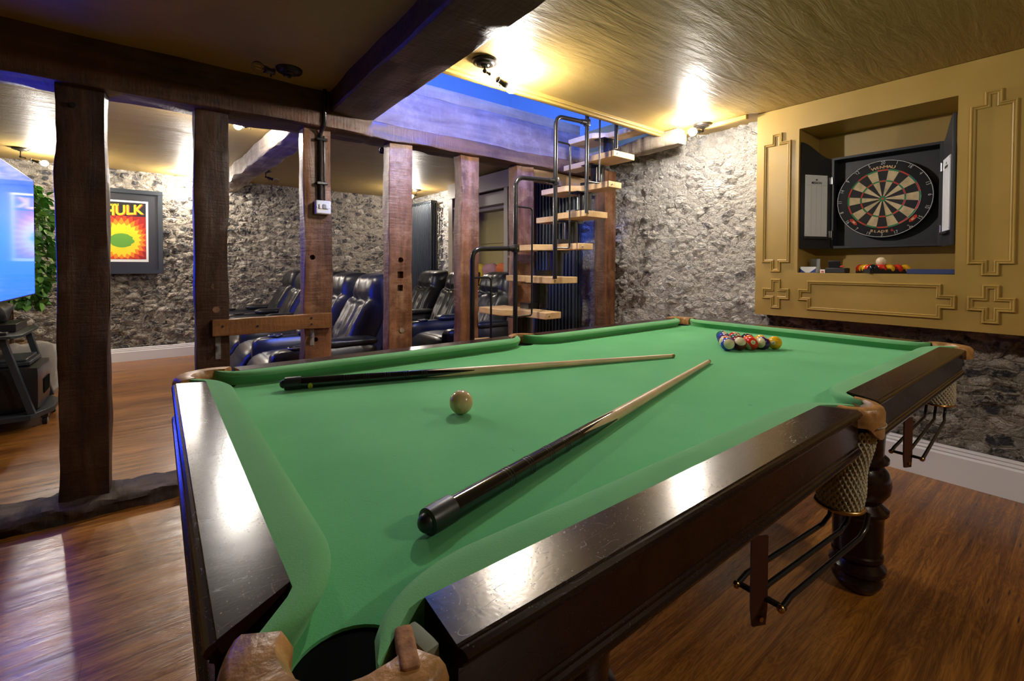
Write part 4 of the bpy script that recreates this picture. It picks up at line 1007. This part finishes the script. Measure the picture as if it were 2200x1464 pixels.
# ---------------------------------------------------------------- stairs
ST = thing('paddle_staircase', 'steep modular staircase with oak treads, black spine and tube handrail', 'staircase', (1.6, 2.4, 0))
RISE, RUN, YN, YFAR = .2215, .1465, 2.10, 2.70
def tread(k):
    z = .81+RISE*(k-4); xr = 2.03+RUN*(k-4); wide_near = (k % 2 == 1)      # near-side depth alternates
    dn, df = (.23, .135) if wide_near else (.135, .23)
    xb = xr
    f0, f1 = xb-dn, xb-df
    ym = (YN+YFAR)/2
    poly = [(xb, YN), (xb, YFAR), (f1, YFAR), (f1, ym+.05)]
    for i in range(1, 6):
        q = i/6; s = 3*q*q-2*q**3; poly.append((f1+(f0-f1)*s, ym+.05-.10*q))
    poly += [(f0, ym-.05), (f0, YN)]
    tr = MB().prism(poly, z-.042, z).build('tread', M_lath, ST, bevel=.003)
    MB().sphere((f0+.03, YN-.004, z-.022), .006, 12).build('dome_nut', M_steel, tr)
    return z, xr, f0
info = {}
for k in range(1, 11): info[k] = tread(k)
YC = (YN+YFAR)/2
for k in range(1, 11):
    z, xr, f0 = info[k]; zc = xr-.09
    mb = MB(); top = z-.042; bot = z-RISE
    mb.tube([(zc+.03, YC, bot), (zc+.03, YC, top)], .055, 24)
    mb.box(zc-.115, zc-.03, YC-.045, YC+.045, bot-.06, bot+.04 if k > 1 else .05) if k > 1 else mb.lathe([(.11, 0), (.11, .01), (.06, .02)], (zc, YC, 0), 24)
    mb.rbox((zc-.02, YC, top-.005), (.16, .11, .010), .004, 3)
    mb.build('spine_module', M_bmetal, ST)
# handrail: tall tubes along the near edge
def bend(pts, r=.05, n=6):
    P = [Vector(p) for p in pts]; out = [P[0]]
    for i in range(1, len(P)-1):
        a = (P[i-1]-P[i]).normalized(); b = (P[i+1]-P[i]).normalized()
        for k in range(n+1):
            q = k/n; out.append((P[i]+a*r)*(1-q)**2+P[i]*2*q*(1-q)+(P[i]+b*r)*q*q)
    out.append(P[-1]); return out
YH = YN-.02
HR = [(1.345, .02, 1.19), (1.642, .37, 1.615), (1.955, 1.02, 2.03), (2.235, 1.45, 2.46), (2.53, 1.92, 2.9)]
for i, (x, zb, zt_) in enumerate(HR):
    nx = HR[i+1][0] if i < len(HR)-1 else x+.3
    MB().tube(bend([(x, YH, zb), (x, YH, zt_), (nx-.012, YH, zt_+.012)], .06), .0135, 14).build('handrail_tube', M_bmetal, ST)
    if i < len(HR)-1:
        MB().tube([(nx-.055, YH, zt_+.010), (nx-.012, YH, zt_+.012)], .0165, 14).rbox((nx, YH, zt_+.012), (.036, .036, .048), .006, 4).build('clamp', M_bplastic, ST)
        MB().tube([(nx, YH-.020, zt_+.012), (nx, YH-.017, zt_+.012)], .005, 10).build('clamp_screw', M_steel, ST)
for (x, z0, z1) in ((1.345, .58, 1.035), (1.642, .805, 1.445), (1.955, 1.215, 1.875), (2.235, 1.66, 2.3)):
    x2 = x+.125
    if x < 1.5: pts = [(x, YH, z1), (x2-.0, YH, z1), (x2, YH, z0-.2)]
    else: pts = [(x, YH, z1), (x2, YH, z1), (x2, YH, z0), (x, YH, z0)]
    MB().tube(bend(pts, .02, 4), .0058, 10).build('baluster', M_bmetal, ST)

# ---------------------------------------------------------------- radiators
def radiator(x, y0, y1, z0, z1, label):
    e = thing('column_radiator', label, 'radiator', (x, (y0+y1)/2, z0))
    n = int(round((y1-y0)/.046)); st = (y1-y0)/n
    for k in range(n):
        y = y0+st*(k+.5); mb = MB()
        for xx in (x-.04, x, x+.04): mb.tube([(xx, y, z0+.03), (xx, y, z1-.03)], .0135, 10)
        mb.rbox((x, y, z1-.02), (.115, st*.94, .045), .014, 5); mb.rbox((x, y, z0+.02), (.115, st*.94, .045), .014, 5)
        mb.build('column', M_rad, e)
    mb = MB().tube([(x, y0-.03, z0+.03), (x, y0, z0+.03), ], .012, 12).tube([(x+.05, y0+.05, z1-.1), (XW+.02, y0+.05, z1-.1)], .008, 8).tube([(x+.05, y1-.05, z0+.1), (XW+.02, y1-.05, z0+.1)], .008, 8)
    mb.build('fixing', M_rad, e)
    return e
radiator(3.12, 3.0, 3.56, .32, 1.96, 'tall dark column radiator on the wall behind the stairs')
e = radiator(3.12, 5.82, 6.50, .55, 2.03, 'tall dark column radiator in the far corner behind the recliners')

# ---------------------------------------------------------------- built-in bookcase
BX = 2.95
B = thing('bookcase', 'built-in stone coloured bookcase with a central seat alcove on the right wall', 'bookcase', (BX, 4.4, 0))
mb = MB(); z1 = 2.13
for (ya, yb) in ((5.03, 5.13), (4.72, 4.78), (3.88, 3.945), (3.60, 3.66)): mb.box(BX, 3.20, ya, yb, 0, z1)
mb.box(BX-.006, BX+.03, 3.60, 5.13, 1.945, z1)
mb.build('frame', M_cream, B, bevel=.002)
MB().box(3.17, 3.19, 3.66, 5.03, 0, z1).build('back_panel', M_olive, B)
mb = MB().box(BX+.05, 3.17, 3.945, 4.72, 1.79, 1.93); mb.box(BX+.13, 3.17, 3.945, 4.72, 1.75, 1.79); mb.build('alcove_header', M_cream, B, bevel=.003)
mb = MB()
for z in (.75, 1.06, 1.36): mb.box(3.155, 3.17, 4.02, 4.70, z-.001+.008, z+.29)
mb.build('alcove_panelling', M_olive, B, bevel=.002)
MB().box(BX+.02, 3.17, 3.945, 4.72, .40, .86).build('window_seat', M_olive, B, bevel=.004)
SH = [.28, .60, .91, 1.20, 1.30, 1.61, 1.92]
SHL = [.28, .60, .91, 1.21, 1.52, 1.82]
for z in (.28, .60, .90, 1.20, 1.31, 1.62):
    MB().box(BX+.01, 3.17, 3.66, 3.88, z-.012, z+.012).build('shelf', M_cream, B)
for z in (.28, .60, .91, 1.21, 1.52, 1.82):
    MB().box(BX+.01, 3.17, 4.78, 5.03, z-.012, z+.012).build('shelf', M_cream, B)
bookcols = [(.45, .45, .47), (.10, .15, .40), (.30, .30, .34), (.5, .04, .03), (.06, .08, .16), (.55, .52, .45), (.12, .12, .13), (.20, .25, .45)]
bm_ = [mcol('book_cover_'+n_, c, .5) for n_, c in zip(('grey', 'blue', 'slate', 'red', 'navy', 'cream', 'charcoal', 'steel_blue'), bookcols)]
bn_ = ['pale grey', 'blue', 'slate grey', 'red', 'navy', 'cream', 'charcoal', 'steel blue']
def book(x, y, z, th, h, ci, label, group):
    o = MB().box(x, x+.15, y, y+th, z, z+h, 0); o.box(x-.0005, x+.145, y+.003, y+th-.003, z+h-.0006, z+h+.0004, 1)
    tag(o.build('book', [bm_[ci], M_plastic], origin=(x, y, z), bevel=.001), label, 'book', group)
for zi, (z, nm) in enumerate(((1.632, 'top shelf'), (1.322, 'second shelf'), (.912, 'lower shelf'))):
    y = 3.876
    for k in range(6):
        th = R.choice((.022, .028, .034)); y -= th+.001; ci = R.randrange(8) if zi != 0 else R.choice((0, 1, 5, 0))
        book(BX+.03+R.random()*.01, y, z, th-.001, .19+R.random()*.07, ci, '%s book, %s from the left on the %s of the right bookcase bay' % (bn_[ci], ('first', 'second', 'third', 'fourth', 'fifth', 'sixth')[k], nm), 'books in the right bay of the bookcase')
for zi, (z, nm) in enumerate(((1.532, 'top shelf'), (1.222, 'second shelf'), (.922, 'lower shelf'))):
    y = 5.026
    for k in range(5):
        th = R.choice((.024, .03, .036)); y -= th+.001; ci = 3 if (zi == 2 and k == 0) else R.choice((0, 2, 1, 5, 7))
        book(BX+.03, y, z, th-.001, .20+R.random()*.06, ci, '%s book, %s from the left on the %s of the left bookcase bay' % (bn_[ci], ('first', 'second', 'third', 'fourth', 'fifth')[k], nm), 'books in the left bay of the bookcase')
for (y, c, nm, a) in ((4.60, (.70, .50, .05), 'bright yellow', .1), (4.34, (.50, .26, .24), 'dusty pink', -.1), (4.08, (.60, .14, .02), 'burnt orange', .1)):
    Mx = Matrix.Translation((3.07, y, 1.0)) @ Matrix.Rotation(a, 4, 'X') @ Matrix.Rotation(-.2, 4, 'Y')
    o = MB().rbox((0, 0, 0), (.10, .23, .24), .05, 10, puff=.02).build('cushion', simple(nm.replace(' ', '_')+'_fabric', c, .9, nscale=150, nstr=.4), origin=(0, 0, 0), angle=180)
    o.matrix_world = Mx; tag(o, '%s cushion propped in the bookcase seat alcove' % nm, 'cushion', 'cushions in the seat alcove')

# ---------------------------------------------------------------- recliners (facing the television)
def make_recliner():
    e = thing('recliner', 'tmp', 'recliner', (0, 0, 0), 'black leather cinema recliners')
    w = .50
    MB().box(.02, .62, -w/2, w/2, .04, .30).build('base', M_bleather, e, bevel=.02, seg=3)
    MB().rbox((.24, 0, .395), (.62, w-.02, .19), .07, 12, puff=.02, wr=.010, seed=2).build('seat', M_bleather, e, angle=180)
    # footrest curling over the front
    mb = MB(); V = []; NX_, NY_ = 14, 16
    for i in range(NX_+1):
        q = i/NX_
        x = .02-.17*math.sin(q*PI*.5)*1.0; z = .44-.34*(1-math.cos(q*PI*.5))
        for j in range(NY_+1):
            y = (-.5+j/NY_)*(w-.03); rib = .012*abs(math.sin(q*PI*2.5)); side = .03*(abs(2*j/NY_-1)**6)
            V.append((x-rib+side*.4, y, z+rib*.6-side))
    mb.add(V, [(i*(NY_+1)+j, i*(NY_+1)+j+1, (i+1)*(NY_+1)+j+1, (i+1)*(NY_+1)+j) for i in range(NX_) for j in range(NY_)])
    o = mb.build('footrest', M_bleather, e, angle=180); sd = o.modifiers.new('s', 'SOLIDIFY'); sd.thickness = .05; sd.offset = 1
    # backrest: headrest roll, centre channels, bolsters
    V = []; NU, NV = 30, 34; H = .74; Wb = w-.01
    t = Vector((.42, 0, .907)); nrm = Vector((-.907, 0, .42)); base = Vector((.50, 0, .36))
    def fr(u_, v_):
        a = abs(u_); d = .105
        if v_ > .66: d += .040*math.sin((v_-.66)/.34*PI)**.6*(1-.35*a**3)
        else:
            d += .020*abs(math.cos(min(1, a/.62)*PI))**.6 if a < .62 else .030*math.sin((a-.62)/.38*PI)**.6+.012
            d += .012*math.sin(v_/.66*PI)
        if .60 < v_ < .70: d -= .028*(1-abs(v_-.65)/.05)*(1 if a < .6 else .4)
        d += .007*noise.noise(Vector((u_*5, v_*9, 2.2)))+.004*noise.noise(Vector((u_*16, v_*22, 1)))
        d *= (1-a**7*.8)*(1-max(0, v_-.86)/.14*max(0, v_-.86)/.14*.75)
        return d
    for j in range(NV+1):
        v_ = j/NV
        for i in range(NU+1):
            u_ = 2*i/NU-1
            ww = Wb/2*(1-.10*max(0, v_-.8)/.2*max(0, v_-.8)/.2)
            V.append(base+t*(H*v_)+Vector((0, u_*ww, 0))+nrm*fr(u_, v_))
    nf = len(V)
    for j in range(NV+1):
        v_ = j/NV
        for i in range(NU+1):
            u_ = 2*i/NU-1; ww = Wb/2*(1-.10*max(0, v_-.8)/.2*max(0, v_-.8)/.2)
            V.append(base+t*(H*v_)+Vector((0, u_*ww, 0))-nrm*(.055*(1-abs(u_)**6*.5)*(1-max(0, v_-.9)*6)))
    q = NU+1; Fc = []
    for j in range(NV):
        for i in range(NU):
            a = j*q+i; Fc.append((a, a+1, a+q+1, a+q)); Fc.append((nf+a, nf+a+q, nf+a+q+1, nf+a+1))
    for j in range(NV):
        Fc.append((j*q, (j+1)*q, nf+(j+1)*q, nf+j*q)); Fc.append((j*q+NU, nf+j*q+NU, nf+(j+1)*q+NU, (j+1)*q+NU))
    for i in range(NU):
        Fc.append((i, nf+i, nf+i+1, i+1)); Fc.append((NV*q+i, NV*q+i+1, nf+NV*q+i+1, nf+NV*q+i))
    MB().add(V, Fc).build('backrest', M_bleather, e, angle=180)
    MB().prism([(.50, .10), (.74, .10), (1.02, .86), (.90, .92), (.58, .42)], -w/2+.02, -w/2+.06, M=frame((0, 0, 0), (1, 0, 0), (0, 0, 1), (0, -1, 0))).build('back_wing', M_bleather, e, bevel=.015, seg=3)
    return e
def add_arm(e, y, cup=True):
    mb = MB().rbox((.27, y, .34), (.66, .135, .46), .05, 12, puff=.012, wr=.004, seed=y).build('arm', M_bleather, e, angle=180)
    pad = MB().rbox((.42, y, .585), (.36, .125, .055), .027, 8, puff=.008, wr=.005).build('arm_pad', M_bleather, mb, angle=180)
    MB().tube([(x_, y_, .578) for x_, y_ in arcpts((.09, y), .046, 0, 345, 24)], .006, 8, closed=True).lathe([(.043, .578), (.042, .50), (0, .50)], (.09, y, 0), 24).build('cup_holder', M_bplastic, mb)
proto = make_recliner(); add_arm(proto, -.32)
row1 = [3.42+.64*k for k in range(5)]; row2 = [3.62+.68*k for k in range(3)]
desc1 = ['nearest black recliner of the front row, beside the plank and posts', 'second black recliner of the front row counted from the posts', 'middle black recliner of the front row, half hidden by posts', 'fourth black recliner of the front row, farther along the row', 'last black recliner of the front row, in front of the back flint wall']
desc2 = ['black recliner of the rear row right behind the stair handrail', 'middle black recliner of the rear row, left of the stair handrail', 'last black recliner of the rear row, nearest the corner radiator']
first = True
for row, x, ds in ((row1, .60, desc1), (row2, 1.92, desc2)):
    for i, (y, lb) in enumerate(zip(row, ds)):
        e = proto if first else copy_tree(proto); first = False
        e.location = (x, y, 0); e['label'] = lb
        if i == len(row)-1:
            ORG[e.name] = Vector((0, 0, 0)); add_arm(e, .32)

# ---------------------------------------------------------------- television and trolley
TX = -.612
E_ = thing('television', 'large wall-sized flat television with a glowing blue picture at the left edge', 'television', (TX, 3.53, .91))
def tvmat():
    m, t, p = nt('television_picture_reflection')
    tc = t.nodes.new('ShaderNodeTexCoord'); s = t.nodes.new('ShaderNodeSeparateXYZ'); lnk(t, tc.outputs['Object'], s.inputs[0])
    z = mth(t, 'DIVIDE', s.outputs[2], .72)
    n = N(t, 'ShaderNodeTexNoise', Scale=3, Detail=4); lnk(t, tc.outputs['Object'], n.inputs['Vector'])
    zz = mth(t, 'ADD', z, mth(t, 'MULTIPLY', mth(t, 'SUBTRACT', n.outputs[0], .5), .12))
    c = ramp(t, zz, [(0.0, (.006, .035, 1)), (.45, (.012, .052, 1)), (.60, (.018, .052, 1)), (.90, (.007, .026, .8)), (.97, (.012, .03, .3)), (1.0, (.01, .02, .2))])  # blue picture; the dim top band paints in the wall's reflection
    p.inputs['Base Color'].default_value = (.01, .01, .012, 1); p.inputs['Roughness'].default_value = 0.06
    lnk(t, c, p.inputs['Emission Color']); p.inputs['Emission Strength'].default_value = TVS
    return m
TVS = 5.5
MB().box(TX-.035, TX-.003, 2.905, 4.155, .905, 1.633).build('housing', M_bplastic, E_, bevel=.004)
MB().box(TX-.003, TX-.001, 2.912, 4.148, .914, 1.626).build('screen', tvmat(), E_, label='glossy screen showing a bright blue picture under a painted reflection band')
MB().box(TX-.075, TX-.035, 2.95, 3.15, 0, 1.3).build('support_column', M_black, E_)
# trolley
Q = thing('television_trolley', 'black wheeled trolley with splayed legs beside the television', 'trolley', (-1.1, 4.6, 0))
MB().prism([(-1.62, 4.28), (-.66, 4.28), (-.575, 4.46), (-.575, 4.72), (-.66, 4.90), (-1.62, 4.90)], .075, .110).build('deck', M_rad, Q, bevel=.003)
MB().prism([(-1.50, 4.26), (-.74, 4.26), (-.70, 4.33), (-.70, 4.85), (-.74, 4.92), (-1.50, 4.92)], .618, .636).build('top_shelf', M_rad, Q, bevel=.002)
for (xa, xb, y) in ((-.79, -.66, 4.32), (-.76, -.64, 4.86), (-1.40, -1.54, 4.32), (-1.40, -1.54, 4.86)):
    MB().add([Vector((xa+a*.018, y+b*.02, .618)) for a in (-1, 1) for b in (-1, 1)]+[Vector((xb+a*.018, y+b*.02, .110)) for a in (-1, 1) for b in (-1, 1)], [(0, 1, 3, 2), (4, 6, 7, 5), (0, 4, 5, 1), (2, 3, 7, 6), (0, 2, 6, 4), (1, 5, 7, 3)]).build('leg', M_rad, Q, bevel=.002)
for (x, y) in ((-.615, 4.44), (-.615, 4.76), (-1.55, 4.36), (-1.55, 4.84)):
    cw = MB().tube([(x-.012, y, .027), (x+.012, y, .027)], .027, 20).box(x-.018, x+.018, y-.022, y+.022, .050, .075).build('castor', M_bplastic, Q, bevel=.002)
    MB().tube([(x+.0125, y, .027), (x+.0145, y, .027)], .016, 16).tube([(x-.0145, y, .027), (x-.0125, y, .027)], .016, 16).build('wheel_hub', M_greyplas, cw)
e = thing('speaker_box', 'black box speaker standing on the trolley deck', 'speaker', (-.9, 4.58, .110))
MB().rbox((-.93, 4.60, .262), (.60, .46, .302), .03, 6).build('cabinet', M_bplastic, e, angle=60)
MB().box(-.629, -.624, 4.50, 4.70, .20, .30).build('port', M_dark, e, bevel=.01, seg=3)
small('game_console', MB().box(-1.15, -.68, 4.42, 4.80, .416, .440).box(-1.13, -.70, 4.44, 4.78, .440, .456), M_rad, 'flat dark console lying on top of the black speaker', 'console', (-.9, 4.6, .416), bevel=.004)
small('media_player', MB().box(-1.20, -.76, 4.52, 4.86, .638, .690), M_bplastic, 'flat black media player on the trolley top shelf', 'player', (-.95, 4.7, .638), bevel=.003)
small('black_bag', MB().rbox((-.98, 4.68, .756), (.34, .24, .12), .05, 8, wr=.03), M_black, 'crumpled black bundle on top of the media player', 'bag', (-.98, 4.68, .696), angle=80)
e = thing('remote_control', 'black remote control with pale buttons on the trolley shelf edge', 'remote', (-.86, 4.36, .637))
MB().box(-.94, -.77, 4.325, 4.385, .637, .655).build('handset', M_bplastic, e, bevel=.004)
MB().box(-.90, -.80, 4.335, 4.345, .655, .658).box(-.90, -.80, 4.355, 4.365, .655, .658).build('buttons', M_greyplas, e)

# ---------------------------------------------------------------- artificial tree
PXp, PYp = -1.0, 5.8
E2 = thing('potted_fig_tree', 'green leafy tree in a wooden pot behind the television edge', 'tree', (PXp, PYp, 0))
MB().lathe([(0, 0), (.14, 0), (.17, .10), (.175, .36), (.180, .42), (.165, .42), (.160, .38), (0, .38)], (PXp-.09, PYp, 0), 28).build('pot', simple('woven_wood_pot', (.20, .12, .06), .8, nscale=50, nstr=.6, ndist=.004, var=.4), E2)
tb = MB(); tips = []
for k in range(3):
    pts = []
    for j in range(20):
        q = j/19; a = k*2.1+q*5
        pts.append((PXp-.03+.03*math.cos(a)*(1-.3*q)+.04*q, PYp+.03*math.sin(a), .38+1.30*q))
    tb.tube(pts, [.017-.010*j/19 for j in range(20)], 8); tips.append(pts[-1])
for k in range(26):
    z = .85+R.random()*.95; a = R.random()*2*PI; l = .12+.22*R.random()
    b0 = Vector((PXp, PYp, z)); tb.tube([b0, b0+Vector((math.cos(a), math.sin(a), .5))*l*.5, b0+Vector((math.cos(a), math.sin(a), .35))*l], .004, 6)
tb.build('trunk', simple('brown_bark', (.10, .055, .03), .85, nscale=70, nstr=.6, ndist=.004, var=.3), E2)
lf = MB()
def leaf(c, d, L, roll_, mi):
    d = Vector(d).normalized(); s = d.cross(Vector((0, 0, 1))); s = s.normalized() if s.length > .01 else Vector((1, 0, 0)); s = Matrix.Rotation(roll_, 3, d) @ s; n_ = s.cross(d)
    prof_ = [(0, 0), (.15, .22), (.4, .36), (.65, .30), (.85, .14), (1, 0)]
    V = []
    for (x, w_) in prof_:
        b = c+d*L*x-n_*L*.18*x*x
        V += [b-s*w_*L+n_*w_*L*.25, b, b+s*w_*L+n_*w_*L*.25]
    lf.add(V, [(i*3+k, i*3+k+1, (i+1)*3+k+1, (i+1)*3+k) for i in range(5) for k in range(2)], mi)
for k in range(1150):
    z = .75+1.05*R.random()
    rad_ = .30*math.sin(PI*min(1, max(.15, (z-.60)/1.30)))+.05
    a = R.random()*2*PI; r_ = rad_*math.sqrt(R.random())
    c = Vector((PXp+.05+r_*math.cos(a)*.8, PYp+r_*math.sin(a), z+.03*R.gauss(0, 1)))
    leaf(c, (math.cos(a)+R.gauss(0, .5), math.sin(a)+R.gauss(0, .5), -.5+R.gauss(0, .5)), .055+.03*R.random(), R.gauss(0, .8), 0 if R.random() < .65 else 1)
lf.build('foliage', [simple('leaf_green', (.045, .17, .025), .4), simple('leaf_light_green', (.15, .36, .06), .4)], E2, fix=False, angle=180)
small('white_cloth', MB().rbox((-.80, 5.18, .26), (.34, .26, .40), .07, 12, wr=.05), simple('white_cotton', (.42, .40, .36), .9), 'rumpled whitish cloth bundle on the floor behind the black speaker', 'cloth', (-.80, 5.18, .06), angle=90)

# ---------------------------------------------------------------- framed poster
PYW = YB-.045
P_ = thing('framed_poster', 'black framed poster of a fiery red and yellow burst hanging on the flint wall', 'poster', (-.30, PYW, 1.47))
fx0, fx1, fz0, fz1 = -.66, .058, .992, 1.945
mb = MB(); b = .045
mb.box(fx0, fx1, PYW-.03, PYW, fz0, fz0+b); mb.box(fx0, fx1, PYW-.03, PYW, fz1-b, fz1); mb.box(fx0, fx0+b, PYW-.03, PYW, fz0+b, fz1-b); mb.box(fx1-b, fx1, PYW-.03, PYW, fz0+b, fz1-b)
mb.box(fx0+.02, fx1-.02, PYW, YB+.002, 1.3, 1.34); mb.build('frame', M_rad, P_, bevel=.003)
MB().box(fx0+b, fx1-b, PYW-.012, PYW-.002, fz0+b, fz1-b).build('mount', simple('charcoal_mount', (.028, .030, .036), .35), P_)
ax0, ax1, az0, az1 = -.545, -.075, 1.128, 1.818
MB().box(ax0, ax1, PYW-.0135, PYW-.012, az0, az1).build('print_border', M_plastic, P_, label='white paper border')
pc = MB(); y_ = PYW-.0145
pc.box(ax0+.02, ax1-.02, y_, PYW-.0135, az0+.03, az1-.02, 0)
cx_, cz_ = (ax0+ax1)/2, az0+.25
def burst(r, ns, amp, mi, yy, seed):
    rr_ = random.Random(seed); V = [(cx_, yy, cz_)]
    for k in range(ns*2):
        a = PI*k/ns; q = r*(1+(amp*(rr_.random()*.6+.4) if k % 2 == 0 else -amp*.4))
        x = cx_+q*math.cos(a)*.92; z = cz_+q*math.sin(a)
        V.append((max(ax0+.021, min(ax1-.021, x)), yy, max(az0+.031, min(az1-.15, z))))
    pc.add(V, [(0, 1+k, 1+(k+1) % (ns*2)) for k in range(ns*2)], mi)
burst(.255, 26, .22, 1, y_-.0002, 1); burst(.215, 24, .20, 2, y_-.0004, 2); burst(.175, 22, .18, 3, y_-.0006, 3)
# plain green mound in the middle in place of the figure
V = [(cx_+.105*math.cos(a*PI/12)*(1+.08*math.cos(3*a)), y_-.0008, cz_-.01+.080*math.sin(a*PI/12)) for a in range(24)]
pc.add([(cx_, y_-.0008, cz_-.01)]+V, [(0, 1+k, 1+(k+1) % 24) for k in range(24)], 4)
pc.build('artwork', [mcol('print_dark_red', (.30, .012, .008), .4), mcol('print_red', (.60, .05, .01), .4), mcol('print_orange', (.85, .25, .01), .4), mcol('print_yellow', (.90, .66, .02), .4), mcol('print_green', (.12, .33, .04), .4)], P_, fix=False, smooth=False, label='generic flame burst in red, orange and yellow with a green patch')
MB().box(ax0+.02, ax1-.02, y_-.0005, y_, az1-.175, az1-.02).build('title_band', mcol('print_black', (.01, .01, .012), .4), P_)
for (txt, sz, dx, dz, mt, yy) in (('HULK', .150, .028, -.122, 'r', .0012), ('HULK', .150, .020, -.115, 'y', .0016), ('THE', .028, -.120, -.036, 'y', .0016), ('INCREDIBLE', .028, -.085, -.060, 'y', .0016)):
    V, Fc = text_mesh(txt, sz, .0002, bold=.004 if sz > .1 else .0008)
    MB().add([Vector((v.x*(.86), v.y+.10*v.x, v.z)) for v in V], Fc, M=frame((cx_+dx, y_-yy, az1+dz), (1, 0, 0), (0, 0, 1), (0, -1, 0))).build('title', bpy.data.materials['print_yellow' if mt == 'y' else 'print_red'], P_, fix=False)
